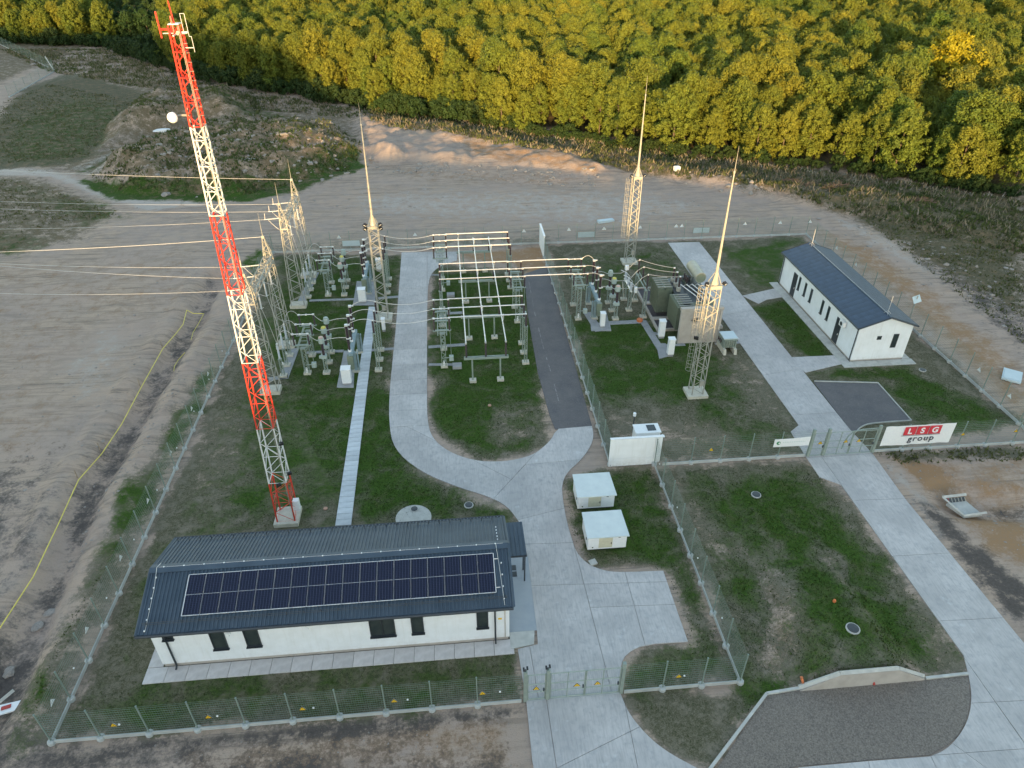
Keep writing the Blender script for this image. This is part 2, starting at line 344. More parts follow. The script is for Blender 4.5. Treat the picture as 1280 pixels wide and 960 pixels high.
MOUNDS = [  # outline of the foot, height, slope width
 ([(100, 218), (150, 243), (300, 246), (380, 226), (440, 212), (462, 188), (440, 168), (330, 152), (250, 160), (215, 176), (150, 196)], 3.6, 7),
 ([(120, 190), (190, 172), (240, 158), (320, 150), (320, 122), (240, 112), (170, 128), (130, 158)], 3.4, 8),
 ([(455, 205), (560, 208), (640, 205), (740, 222), (760, 212), (750, 196), (640, 172), (520, 150), (440, 146)], .9, 3.5),
 ([(780, 212), (900, 240), (1060, 270), (1290, 322), (1290, 285), (1100, 245), (900, 214), (790, 200)], 1.3, 4),
 ([(455, 205), (515, 205), (505, 185), (462, 188)], 1.3, 3), ]
MOUNDS = [(gp(p), h, w_) for p, h, w_ in MOUNDS]
TRENCH = gp([(272, 345), (235, 412), (180, 500), (110, 612), (78, 690), (45, 765), (10, 850), (-60, 960)])
DITCH = gp([(1200, 625), (1290, 634), (1500, 650)])
EDGE = gp([(-200, 40), (0, 55), (130, 60), (250, 102), (440, 135), (640, 165), (820, 195), (1100, 222), (1280, 252)])+[(130, 62), (190, 10), (260, -60)]
def height(x, y):
    h = np.zeros(x.shape); n1 = fbm(x, y, 9, 3); n2 = fbm(x, y, 2.4, 9)
    inside = np.minimum.reduce([x+24.5, 51-x, y-22, 90-y])
    wild = sstep(-inside/3.0)*(1-sstep(1.3-np.maximum.reduce([1.5-x, y-23.5])*.8)*((x > -3))); h += wild*((n1-.5)*.7+(n2-.5)*.28)
    for p, hh, w_ in MOUNDS:
        s = sdist(x, y, p); h += hh*sstep(s/w_)*(.35+.95*n1)+sstep(s/1.5)*((n2-.4)*1.0+(fbm(x, y, 5.5, 33)-.42)*hh*.75*(hh > 1.5))
    d = pdist(x, y, TRENCH); h -= .8*sstep(1-(d-.5)/1.1); h += .35*sstep(1-np.abs(d-2.6)/1.5)*n2*2
    d = pdist(x, y, DITCH); h -= .9*sstep(1-(d-.4)/2.4)
    s = sdist(x, y, [(18.9, 22.62), (21, 22.62), (24.7, 22.62), (26.6, 22.62), (25.8, 28.5), (24.2, 32.5), (20.5, 33), (19.6, 28)])
    t = np.minimum((x-18.9)/2.2, (26.7-x)/2.0); t2 = np.clip((y-22.62)*8, 0, 1)*sstep((33-y)/7)
    h = np.where(s > 0, h+1.08*np.clip(np.minimum(t, 1), 0, 1)*t2, h)
    # far beyond the wood the land goes on gently; the added shade hill behind the camera is separate
    h += 55*sstep((np.hypot(x, y)-600)/900)*fbm(x, y, 400, 5)*(y > -50)
    return h
def build_ground():
    def axis(core, out):
        a = list(core); s = core[-1]-core[-2]
        while a[-1] < out: s *= 1.28; a.append(a[-1]+s)
        s = core[1]-core[0]; lo = [core[0]]
        while lo[-1] > -out: s *= 1.28; lo.append(lo[-1]-s)
        return np.array(lo[::-1][:-1]+a)
    xs = axis(np.arange(-92, 96, .45), 2600)
    ys = axis(np.concatenate([np.arange(6, 72, .36), np.arange(72, 120, .5), np.arange(120, 185, .8), np.arange(185, 300, 2.5)]), 2600)
    X, Y = np.meshgrid(xs, ys); x = X.ravel(); y = Y.ravel()
    z = height(x, y)
    N = len(x); nx, ny = len(xs), len(ys)
    me = bpy.data.meshes.new('ground'); i = np.arange((nx-1)*(ny-1)); r_ = i//(nx-1); c_ = i % (nx-1); k = r_*nx+c_
    q = np.stack([k, k+1, k+nx+1, k+nx], 1)
    me.vertices.add(N); me.vertices.foreach_set('co', np.stack([x, y, z], 1).ravel()); me.loops.add(q.size); me.loops.foreach_set('vertex_index', q.ravel())
    me.polygons.add(len(q)); me.polygons.foreach_set('loop_start', np.arange(0, q.size, 4)); me.polygons.foreach_set('loop_total', np.full(len(q), 4))
    me.polygons.foreach_set('use_smooth', np.ones(len(q), bool)); me.update(calc_edges=True)
    ch = masks(x, y)
    for nm, ids in (('mask_a', (0, 1, 2)), ('mask_b', (3, 4, 5))):
        at = me.color_attributes.new(nm, 'FLOAT_COLOR', 'POINT'); at.data.foreach_set('color', np.stack([ch[i] for i in ids]+[np.ones(N)], 1).ravel())
    me.materials.append(MT['ground']); link('ground', me, kind='structure')
# channels: 0 green grass, 1 dry thin grass, 2 wild weeds, 3 orange clay, 4 dark soil, 5 pale grit
ZONES = [
 (1, .95, 1, [(345, 318), (500, 318), (488, 490), (525, 592), (640, 650), (640, 830), (655, 872), (70, 930), (182, 690), (295, 430)]),
 (0, .66, 3, [(350, 322), (500, 322), (488, 490), (525, 592), (640, 648), (440, 655), (380, 610), (350, 480), (320, 440)]),
 (0, .78, 2, [(430, 480), (487, 480), (530, 600), (640, 645), (440, 655)]),
 (0, .58, 3, [(300, 490), (420, 480), (415, 655), (260, 665), (255, 600)]),
 (0, .50, 2, [(100, 880), (200, 830), (640, 820), (650, 868), (80, 925)]),
 (0, .55, 1.5, [(150, 850), (190, 700), (205, 680), (170, 800)]),
 (1, .9, 1, [(535, 330), (655, 335), (692, 560), (600, 578), (540, 545)]), (0, .76, 1.5, [(540, 335), (650, 345), (685, 480), (660, 560), (600, 572), (545, 530)]),
 (1, .95, 1, [(682, 306), (1000, 296), (1275, 528), (1090, 565), (1006, 568), (822, 578), (762, 580)]),
 (0, .78, 3, [(705, 400), (800, 395), (900, 440), (975, 520), (880, 500), (735, 500)]), (0, .45, 3, [(840, 480), (980, 510), (1000, 555), (840, 570)]),
 (0, .4, 2, [(690, 320), (830, 310), (860, 350), (740, 380)]), (0, .7, 1.5, [(900, 310), (1003, 298), (985, 320), (975, 355), (945, 365)]),
 (0, .85, 1.2, [(940, 385), (985, 372), (1048, 448), (1000, 448)]), (0, .75, 2, [(1015, 465), (1135, 457), (1260, 520), (1200, 545), (1140, 525), (1100, 478)]),
 (1, .9, 1, [(700, 600), (765, 585), (815, 585), (925, 850), (860, 862), (780, 860), (800, 810), (862, 805), (835, 715), (740, 708)]),
 (0, .66, 1.5, [(705, 600), (760, 590), (815, 590), (920, 845), (780, 855), (860, 800), (835, 712), (720, 690)]),
 (1, .95, 1, [(820, 585), (1010, 575), (1050, 612), (1205, 820), (1208, 842), (960, 862), (890, 960), (840, 940), (785, 870), (930, 860)]),
 (0, .74, 2.5, [(870, 600), (1010, 595), (1060, 650), (1195, 820), (1160, 840), (990, 858), (930, 900), (935, 800), (880, 680)]),
 (3, .5, 1.5, [(930, 690), (975, 680), (1010, 800), (960, 850)]), (3, .45, 1.5, [(1010, 690), (1060, 700), (1110, 830), (1060, 840)]),
 (0, .8, 1.0, [(200, 560), (245, 480), (275, 440), (255, 500), (225, 575)]), (0, .8, 1.2, [(120, 690), (160, 610), (215, 560), (190, 620), (150, 690)]),
 (0, .5, 1.5, [(0, 960), (30, 880), (110, 740), (130, 700), (100, 780), (60, 870), (20, 960)]), (1, .7, 1.5, [(60, 925), (285, 440), (240, 480), (150, 620), (20, 900)]),
 (4, .55, 1.2, [(262, 345), (280, 350), (250, 410), (200, 500), (130, 610), (95, 690), (60, 760), (20, 860), (-40, 960), (-40, 900), (20, 790), (60, 700), (95, 610), (170, 500), (225, 410)]),
 (4, .62, 5, [(-300, 700), (60, 760), (90, 900), (640, 930), (660, 1100), (-300, 1100)]), (4, .55, 5, [(-80, 600), (60, 560), (40, 700), (-80, 800)]), (4, .8, 1.5, [(-30, 820), (30, 825), (25, 870), (-30, 880)]),  # first zone: dark soil, with lens darkening of the near corner painted in
 (3, .30, 5, [(80, 340), (180, 330), (200, 380), (100, 400), (30, 380)]), (5, .5, 5, [(120, 400), (190, 400), (110, 520), (60, 480)]),
 (3, .5, 1.5, [(225, 930), (400, 905), (560, 890), (640, 895), (655, 970), (200, 990)]), (4, .75, 1, [(60, 935), (650, 880), (650, 895), (500, 915), (180, 950), (40, 990)]),
 (0, .75, 3, [(80, 243), (145, 262), (150, 272), (110, 280), (60, 260)]), (2, .6, 4, [(-60, 215), (60, 222), (150, 262), (100, 300), (0, 322), (-60, 320)]),
 (0, .45, 3, [(-60, 225), (0, 222), (140, 262), (120, 280), (0, 240)]), (0, .6, 2, [(-30, 285), (60, 300), (30, 322), (-30, 322)]),
 (2, .55, 5, [(0, 130), (30, 110), (150, 85), (210, 100), (350, 125), (450, 145), (460, 180), (440, 215), (370, 240), (200, 250), (90, 218), (-60, 208)]),
 (0, .72, 5, [(20, 150), (100, 120), (170, 140), (120, 190), (60, 205), (0, 200)]), (1, .95, 2, [(-60, 215), (30, 110), (90, 90), (190, 118), (110, 200), (60, 208)]),
 (0, 1.2, 1.5, [(105, 222), (150, 236), (300, 236), (365, 222), (445, 190), (452, 208), (380, 236), (300, 252), (150, 250), (95, 226)]), (3, .62, 2.5, [(150, 205), (240, 178), (330, 165), (430, 175), (440, 195), (360, 226), (250, 234), (160, 230)]), (3, .55, 3, [(150, 160), (230, 135), (310, 120), (320, 145), (230, 160), (180, 175)]), (0, .9, 1.5, [(95, 215), (170, 182), (235, 165), (240, 172), (150, 210)]), (0, .7, 2, [(250, 130), (340, 140), (440, 170), (400, 172), (300, 150)]), (0, .45, 3, [(240, 160), (320, 140), (330, 155), (250, 172)]),
 (5, 1.0, 1.5, [(90, 208), (170, 180), (230, 165), (330, 150), (330, 158), (240, 175), (180, 195), (120, 222)]), (5, .9, 2, [(-60, 205), (60, 212), (180, 245), (260, 255), (180, 265), (60, 222), (-60, 220)]),
 (2, .75, 3, [(440, 128), (640, 155), (820, 185), (1100, 218), (1290, 248), (1290, 400), (1180, 340), (1060, 270), (900, 232), (780, 215), (640, 185), (470, 160)]),
 (2, .8, 5, [(-200, 60), (130, 58), (440, 128), (640, 155), (820, 185), (1100, 218), (1290, 248), (1290, 130), (640, 60), (0, 10)]),
 (3, .62, 1.2, [(1050, 246), (1100, 250), (1290, 292), (1290, 312), (1150, 280), (1060, 262)]), (3, .5, 1.5, [(640, 182), (760, 205), (740, 216), (650, 200)]), (0, .85, 2, [(900, 205), (1100, 232), (1290, 264), (1290, 284), (1100, 248), (900, 218)]), (4, .6, 3, [(1110, 290), (1290, 330), (1290, 450), (1230, 400), (1150, 330)]), (0, .6, 2.5, [(1000, 222), (1290, 262), (1290, 282), (1150, 258), (1000, 238)]), (0, .5, 1.5, [(620, 165), (700, 178), (680, 190), (610, 180)]),
 (3, .55, 1.5, [(560, 175), (760, 200), (745, 218), (600, 200)]), (3, .6, 1.5, [(1060, 248), (1150, 258), (1140, 272), (1070, 264)]), (3, .35, 6, [(450, 200), (760, 215), (700, 240), (500, 230)]),
 (3, .3, 5, [(-60, 330), (270, 300), (230, 400), (60, 600), (-60, 620)]), (3, .62, 3, [(1010, 280), (1100, 310), (1290, 470), (1290, 540), (1150, 400)]), (3, .6, 2, [(1080, 300), (1280, 460), (1280, 500), (1120, 370)]), (5, .5, 2, [(1040, 268), (1130, 300), (1230, 380), (1150, 340), (1060, 290)]),
 (5, .5, 6, [(430, 240), (800, 235), (900, 260), (760, 285), (450, 270)]), (5, .35, 3, [(500, 225), (640, 245), (700, 260), (560, 262)]),
 (3, .72, .8, [(572, 317), (680, 309), (684, 332), (655, 345), (640, 330), (590, 327)]),
 (3, 1.1, 1.2, [(1125, 575), (1175, 583), (1205, 615), (1160, 612)]), (3, .8, 1.5, [(1200, 640), (1290, 645), (1290, 700), (1240, 690)]), (3, .5, 1.5, [(1260, 560), (1300, 560), (1300, 620), (1270, 600)]),
 (3, .5, 1.5, [(1120, 580), (1290, 565), (1290, 720), (1230, 700)]), (4, .75, 1, [(1140, 620), (1180, 640), (1235, 690), (1290, 740), (1290, 800), (1215, 720)]), (4, .5, 1, [(1225, 625), (1290, 625), (1290, 642), (1230, 640)]),
 (1, .7, .7, [(1095, 565), (1290, 556), (1290, 572), (1140, 578)]), (5, .5, .8, [(1098, 578), (1125, 578), (1190, 660), (1180, 680)]),
 (1, .6, 1.2, [(960, 300), (1003, 292), (1275, 520), (1270, 540), (1180, 460)]), (-1, .75, 1.2, [(930, 690), (975, 680), (1012, 800), (985, 850), (960, 840)]), (-1, .6, .8, [(1022, 690), (1045, 690), (1105, 825), (1085, 828)]), (-1, .6, 1.5, [(840, 590), (880, 640), (930, 700), (900, 720), (850, 640)]), (-1, .6, 1.5, [(800, 740), (850, 735), (880, 800), (840, 800)]), (-1, .55, 1.5, [(610, 510), (660, 500), (670, 545), (620, 560)]), (-1, .7, 2, [(760, 520), (860, 515), (920, 545), (900, 570), (770, 575)]), (-1, .6, 2, [(890, 440), (960, 450), (1000, 530), (930, 520)]), (-1, .5, 1.5, [(230, 520), (300, 510), (310, 600), (240, 620)]), (-1, .6, 1.2, [(1130, 740), (1190, 800), (1200, 835), (1150, 830)]), (5, .4, 1, [(1150, 420), (1275, 535), (1290, 530), (1160, 405)]),
 (1, .5, 2, [(440, 300), (340, 305), (330, 318), (700, 305), (700, 292)]), (0, .85, 1, [(300, 330), (322, 312), (335, 318), (318, 345)]),
]
def masks(x, y):
    ch = [np.zeros(len(x)) for _ in range(6)]; wob = (fbm(x, y, 3.5, 21)-.5)*2.4
    for c, wt, fe, poly in ZONES:
        p = gp(poly); a = np.array(p); lo = a.min(0)-fe*2-2; hi = a.max(0)+fe*2+2
        s = (x > lo[0]) & (x < hi[0]) & (y > lo[1]) & (y < hi[1])
        if not s.any(): continue
        d = sdist(x[s], y[s], p)+wob[s]*min(1, fe*.8); v = wt*sstep(.5+d/(2*fe))
        if c < 0: ch[0][s] *= 1-v; ch[1][s] *= 1-v*.5
        else: ch[c][s] = np.maximum(ch[c][s], v)
    far = (y > 300) | (np.abs(x) > 110) | (y < 0); ch[2] = np.where(far & (ch[2] < .5), .6, ch[2])
    return ch
build_ground()
def build_shade_hill():                            # added unseen hill behind the viewer, crest shaped to shade the yard
    xs = np.arange(-700, 701, 14.); ys = np.arange(-330, -69, 9.); X, Y = np.meshgrid(xs, ys); x, y = X.ravel(), Y.ravel()
    crest = 32.3+2.5*sstep((-38-x)/14)+18*sstep((-72-x)/36)
    z = crest*sstep(1-np.abs(y+175)/105)+.0*x-.3; z *= 1+.035*(fbm(x, y, 30, 8)-.5)
    nx, ny = len(xs), len(ys); mb = MB(); mb.v = list(zip(x.tolist(), y.tolist(), z.tolist()))
    mb.f = [(r*nx+c, r*nx+c+1, (r+1)*nx+c+1, (r+1)*nx+c) for r in range(ny-1) for c in range(nx-1)]
    mb.build('shade_hill', pm('shade_hill_grass', (.07, .09, .04), (.12, .11, .06), .05, .95, world=True), smooth=True, kind='structure')
build_shade_hill()

# ------------------------------------------------------------------ concrete roads, slabs
def fan(name, outline, mat, z0=.0, z1=.06, parent=None, **tags):
    mb = MB(); mb.prism(outline, z0, z1); return mb.build(name, mat, parent, **tags)
def area2(p): return sum(p[i][0]*p[(i+1) % len(p)][1]-p[(i+1) % len(p)][0]*p[i][1] for i in range(len(p)))/2
def slabs(root, outline, cuts, gap=.018, z=.07, mat='slab'):
    bm = bmesh.new()
    if area2(outline) < 0: outline = outline[::-1]
    f = bm.faces.new([bm.verts.new((x, y, 0)) for x, y in outline])
    for (p, q, cond) in cuts:
        p = Vector((*p, 0)); q = Vector((*q, 0)); nrm = Vector((-(q-p).y, (q-p).x, 0)).normalized()
        fs = [f for f in bm.faces if cond is None or cond(f.calc_center_median())]
        geom = list(fs)+list({e for f in fs for e in f.edges})+list({v for f in fs for v in f.verts})
        bmesh.ops.bisect_plane(bm, geom=geom, plane_co=p, plane_no=nrm, dist=1e-4)
    for f in list(bm.faces):
        if f.calc_area() < .25: continue
        pts = [v.co.copy() for v in f.verts]; n = len(pts); b2 = bmesh.new()
        g = b2.faces.new([b2.verts.new(v) for v in pts]); b2.normal_update()
        if g.normal.z < 0: g.normal_flip()
        bmesh.ops.inset_individual(b2, faces=[g], thickness=gap, depth=0); rest = [x for x in b2.faces if x is not g]
        bmesh.ops.delete(b2, geom=rest, context='FACES_ONLY')
        bmesh.ops.triangulate(b2, faces=[g], ngon_method='EAR_CLIP')
        top = list(b2.faces); ex = bmesh.ops.extrude_face_region(b2, geom=top); vs = [e for e in ex['geom'] if isinstance(e, bmesh.types.BMVert)]
        bmesh.ops.translate(b2, verts=vs, vec=(0, 0, z)); b2.normal_update()
        me = bpy.data.meshes.new('slab'); b2.to_mesh(me); b2.free(); me.materials.append(MT[mat]); link('slab', me, root)
    bm.free()
def curve_pts(pts, it=2):                      # corner cutting for rounded kerb lines
    for _ in range(it):
        q = [pts[0]]
        for a, b in zip(pts, pts[1:]): q += [(a[0]*.75+b[0]*.25, a[1]*.75+b[1]*.25), (a[0]*.25+b[0]*.75, a[1]*.25+b[1]*.75)]
        pts = q+[pts[-1]]
    return pts
loopL = curve_pts(gp([(502, 316), (495, 410), (486.5, 490), (486, 530), (492, 562), (525, 590), (570, 609), (610, 621), (634, 633), (650, 655)]), 2)
inner = curve_pts(gp([(740, 533), (742.5, 545), (739, 558), (727, 575), (708, 592), (702.5, 607), (703.5, 622), (707, 645), (714, 672), (721, 692), (735, 706), (755, 714), (775, 716), (829, 714)]), 2)
loopI = curve_pts(gp([(534, 480), (534, 525), (540, 548), (560, 565), (592, 576.5), (625, 578), (650, 574), (668, 568), (682, 557), (691, 547), (694, 537)]), 2)
rd = link('road', None, kind='structure', label='pale concrete loop road between the fenced switchgear bays and the front gate')
out = loopL+[G(660, 700), G(671, 790), G(672, 806), G(647, 812)]+[(2.95, 23.3)]+[(8.45, 23.3)]+curve_pts(gp([(776, 850), (776, 832), (783, 818), (805, 806.5), (860, 803)]), 1)+list(reversed(inner))+[G(694, 537)]+list(reversed(loopI))+curve_pts(gp([(534, 400), (535, 350), (545, 335), (571, 326)]), 2)+[G(572, 315)]
cuts = [((0, 49.8), (1, 49.8), None)]+[((0, b), (1, b), lambda c: c.x < -1 and c.y > 49.8) for b in (85.5, 80.9, 76.7, 72.8, 69.2, 65.9, 62.8, 59.9, 57.2, 54.7, 52.2)]
cuts += [(G(534, 330), G(534, 400), lambda c: c.y > 75)]
def lc(p, q, cond): return (G(*p), G(*q), cond)
cuts += [lc((525, 590), (560, 564), lambda c: -11.5 < c.x < -2 and c.y < 52), lc((570, 609), (594, 577), lambda c: -10 < c.x < 1 and c.y < 50),
 lc((617, 624), (668, 569), lambda c: -6 < c.x < 8 and 38 < c.y < 50), lc((594, 577), (702, 632), lambda c: -3 < c.x < 10 and 38 < c.y < 50), lc((650, 650), (705, 636), lambda c: 0 < c.x < 9 and 34 < c.y < 44),
 lc((672, 580), (727, 575), lambda c: 4 < c.x and 38 < c.y < 50)]
cuts += [lc((655, 681), (716, 679), lambda c: c.y < 40), lc((663, 733), (862, 727), lambda c: c.y < 35), lc((672, 794), (870, 780), lambda c: c.y < 30.5 and c.x < 7.3), lc((722, 700), (758, 840), lambda c: c.y < 34.6),
 lc((780, 712), (806, 806), lambda c: c.y < 34 and c.x > 5), lc((740, 760), (851, 756), lambda c: c.y < 33 and 5.5 < c.x), lc((650, 736), (674, 880), lambda c: c.y < 33 and c.x < 6)]
slabs(rd, out, cuts)
rd2 = link('road', None, kind='structure', label='concrete access road crossing the front gate towards the bottom edge')
out = [(2.95, 23.2), G(665, 952), (3.1, 17), (3.4, 8), (24, 6), (24, 15), (16.5, 18.1)]+curve_pts(gp([(900, 975), (845, 947), (820, 930), (800, 910), (785, 890), (776, 868)]), 2)+[(8.5, 23.2)]
slabs(rd2, out, [lc((683, 875), (696, 962), lambda c: True), lc((788, 915), (800, 975), lambda c: c.y < 24 and c.x > 4.5), lc((788, 915), (800, 909), lambda c: c.x > 7), ((0, 14), (1, 14), None)])
rd3 = link('road', None, kind='structure', label='long straight concrete road running through the right gate past the far building')
RL, RR = 29.6, 34.05
out = [G(835, 304), G(998, 532), G(988, 540), G(1006, 570), G(1024, 597), G(1051, 607), G(1132, 720), G(1204, 820)]+curve_pts(gp([(1204, 820), (1210, 845), (1214, 868), (1212, 890), (1205, 910), (1190, 930), (1177, 940), (1162, 946)]), 2)[1:]+[G(1085, 952), G(997, 960), (17, 17), (17, 8), (60, 6), (60, 17), G(1280, 805), G(1210, 720), G(1132, 625), G(1090, 567), G(1062, 537), G(874, 303)]
cuts = [lc((900, 395), (942, 388), None), lc((950, 470), (1000, 462), None), lc((980, 520), (1050, 516), None), lc((1008, 573), (1092, 568), None), lc((1026, 571), (1204, 822), lambda c: c.y < 43 and c.x < 34), lc((1072, 626), (1132, 624), lambda c: c.y < 43), lc((1116, 696), (1186, 692), lambda c: c.y < 43), lc((1175, 777), (1252, 773), lambda c: c.y < 36),
 lc((1204, 822), (1280, 930), lambda c: c.y < 30), lc((1248, 878), (1290, 876), lambda c: c.y < 24), lc((1190, 930), (1208, 943), lambda c: c.y < 24), lc((1205, 942), (1290, 936), lambda c: c.y < 24), lc((1085, 952), (1090, 975), lambda c: c.y < 20), lc((1163, 946), (1172, 965), lambda c: c.y < 20), ((0, 13.5), (1, 13.5), lambda c: c.y < 20), ((40, 0), (40, 1), lambda c: c.y < 24), ((50, 0), (50, 1), lambda c: c.y < 24)]
slabs(rd3, out, cuts)
# asphalt
fan('asphalt_lane', gp([(655, 343), (684, 333), (740, 533), (694, 537), (687, 520), (672, 465), (660, 395)]), 'asph', 0, .045, kind='structure')
lm = MB(); lp = gp([(661, 352), (668, 390), (680, 438), (690, 470), (700, 508)])
for a, b in zip(lp, lp[1:]):
    for q_ in range(7):
        if random.random() < .25: continue
        p_ = (a[0]+(b[0]-a[0])*(q_+.1)/7, a[1]+(b[1]-a[1])*(q_+.1)/7); t_ = (a[0]+(b[0]-a[0])*(q_+.85)/7, a[1]+(b[1]-a[1])*(q_+.85)/7); k_ = random.uniform(.015, .05); lm.prism([(p_[0]-k_, p_[1]), (p_[0]+k_, p_[1]), (t_[0]+k_, t_[1]), (t_[0]-k_, t_[1])], .04, .051)
lm.build('lane_line', 'channel_pale', kind='structure')
fan('asphalt_pad', [G(1017, 478), G(1097, 480), G(1138, 526)]+curve_pts(gp([(1138, 526), (1095, 529), (1078, 532), (1066, 542)]), 1)[1:]+[G(1062, 537)], 'asph', 0, .045, kind='structure')
kb = MB(); kp = [Vector((*p, .05)) for p in [G(1018, 477), G(1097, 479), G(1139, 526)]+curve_pts(gp([(1139, 526), (1095, 529), (1078, 532), (1067, 543)]), 2)[1:]]
for a, b in zip(kp, kp[1:]): kb.box(((a+b)/2), ((b-a).length+.03, .08, .12), math.atan2((b-a).y, (b-a).x))
kb.build('kerb', 'conc', kind='structure')
fan('gravel_lot', [G(1209, 844)]+curve_pts(gp([(1209, 844), (1213, 870), (1211, 890), (1204, 910), (1189, 929), (1162, 944)]), 2)[1:]+[G(1085, 950.5), G(997, 958), G(880, 985), G(958, 870), (18.9, 22.4), (26.6, 22.35)], pm('crushed_gravel_bed', (.26, .22, .185), (.12, .10, .09), 13.0, .95, bump=1.0, bscale=22, world=True), 0, .04, kind='structure')
kb = MB(); kp = [Vector((*p, .07)) for p in [G(870, 985), G(958, 868), (18.9, 22.5)]]+[Vector((26.6, 22.42, .07)), Vector((*G(1209, 843), .07))]
for a, b in ((0, 1), (1, 2), (3, 4)): a, b = kp[a], kp[b]; kb.box(((a+b)/2), ((b-a).length, .16, .16), math.atan2((b-a).y, (b-a).x))
kb.build('kerb', 'conc', kind='structure')
# building apron of slabs
ap = link('pavement', None, kind='structure')
def slab_row(root, x0, x1, y0, y1, n, mat='conc', z=.06, along='x', name='slab', z0=0):
    for i in range(n):
        if along == 'x': a, b = x0+(x1-x0)*i/n+.012, x0+(x1-x0)*(i+1)/n-.012; m_ = MB().span(-(b-a)/2, (b-a)/2, y0+.012-(y0+y1)/2, y1-.012-(y0+y1)/2, 0, z); loc = ((a+b)/2, (y0+y1)/2, z0)
        else: a, b = y0+(y1-y0)*i/n+.012, y0+(y1-y0)*(i+1)/n-.012; m_ = MB().span(x0+.012-(x0+x1)/2, x1-.012-(x0+x1)/2, -(b-a)/2, (b-a)/2, 0, z); loc = ((x0+x1)/2, (a+b)/2, z0)
        if i == 0: me = m_.mesh(name, mat)
        link(name, me, root, loc)
slab_row(ap, -19.4, 2.6, 26.35, 27.4, 18, 'apron')
slab_row(ap, -19.4, -18.5, 27.42, 34.2, 6, 'apron', along='y')
fan('forecourt', [(2.4, 27.9), (4.3, 27.9), (4.25, 34.0), (3.9, 34.7), (2.4, 34.6)], pm('smooth_blue_concrete', (.30, .33, .37), (.35, .37, .40), .8, .7, world=True), 0, .055, kind='structure')
fan('ramp_slab', [(2.4, 26.7), (3.85, 26.9), (4.0, 27.88), (2.4, 27.88)], 'conc', 0, .075, kind='structure')
# walk of trench covers
wk = link('path', None, kind='structure', label='narrow path of concrete trench covers beside the loop road')
xa, xb = G(462, 480)[0], G(447, 480)[0]; wx0, wx1 = -11.9+3.1, -8.0
p0 = G(419, 658); p1 = G(461, 384); p2 = G(439, 657); p3 = G(471, 384)
nb = 56
for i in range(nb):
    t0, t1 = i/nb, (i+1)/nb; Lp = lambda A, B, t: (A[0]+(B[0]-A[0])*t, A[1]+(B[1]-A[1])*t)
    a, b, c, d = Lp(p0, p1, t0), Lp(p2, p3, t0), Lp(p2, p3, t1), Lp(p0, p1, t1); cx = (a[0]+c[0])/2; cy = (a[1]+c[1])/2
    q = [((x-cx)*.985, (y-cy)*.955) for x, y in (a, b, c, d)]
    MB().prism(q, 0, .05+random.random()*.012).build('cover_slab', PW if i else (PW := pm('pale_trench_cover', (.55, .57, .60), (.46, .48, .51), 2.0, .8, rand=.22, bump=.2)), wk, (cx, cy, .03))
MB().prism([p0, p2, p3, p1], 0, .03).build('trench_bed', 'channel', wk)
# cable channels crossing the lawns
def strip(name, pts, wd, mat='channel', z=.05, **t):
    mb = MB(); k = [Vector((*G(*p), 0)) for p in pts]
    for j, (a, b) in enumerate(zip(k, k[1:])): mb.box(((a+b)/2)+Vector((0, 0, z/2+j*.003)), ((b-a).length+wd*.5, wd, z), math.atan2((b-a).y, (b-a).x))
    return mb.build(name, mat, kind='structure')
for pts, wd in [([(388, 376), (445, 374)], .45), ([(474, 373), (499, 371)], .5), ([(385, 441), (428, 439)], .45), ([(447, 439), (494, 436)], .45), ([(537, 434), (580, 431)], .5), ([(537, 456), (572, 456)], .4), ([(560, 392), (578, 391)], .5),
                ([(763, 404), (804, 402), (829, 442)], .75), ([(832, 432), (855, 431)], .4), ([(895, 430), (945, 427)], .4), ([(377, 377), (394, 342)], .9), ([(355, 472), (368, 437)], .9), ([(338, 474), (358, 471)], .6), ([(735, 392), (748, 413)], .9), ([(812, 416), (824, 418)], .5), ([(536, 344), (548, 344)], .3)]:
    strip('cable_channel', pts, wd)
for q in ([(446, 352), (469, 352), (469, 382), (441, 382)], [(430, 439), (444, 439), (442, 485), (421, 485)], [(738, 404), (762, 404), (764, 414), (739, 414)], [(752, 390), (758, 390), (763, 413), (754, 413)], [(820, 430), (832, 430), (838, 445), (824, 449)]):
    NP = globals().get('NP', 0)+1; fan('equipment_pad', gp(q), 'channel', 0, .062+.004*NP, kind='structure')
for q in ((563.5, 370), (571.5, 459)): x, y = G(*q); MB().span(x-.45, x+.45, y-.4, y+.4, 0, .3).build('pit_cover', 'channel', label='square grey concrete pit cover on the lawn '+('nearest the front busbar frame' if q[1] > 400 else 'between the busbar frames'), category='pit cover')
# far building apron
ap2 = link('pavement', None, kind='structure')
slab_row(ap2, 38.05, 39.08, 56.4, 74.3, 16, 'conc', along='y'); slab_row(ap2, 38.05, 45.5, 55.3, 56.3, 6, 'conc'); slab_row(ap2, 44.6, 45.4, 56.35, 74.3, 12, 'conc', along='y')
fan('door_path', gp([(928, 370), (968, 361), (982, 371), (958, 375), (948, 380)]), 'slab', 0, .05, kind='structure')
fan('door_path', gp([(990, 447), (1055, 444), (1062, 453), (1007, 466), (1001, 462)]), 'slab', 0, .05, kind='structure')

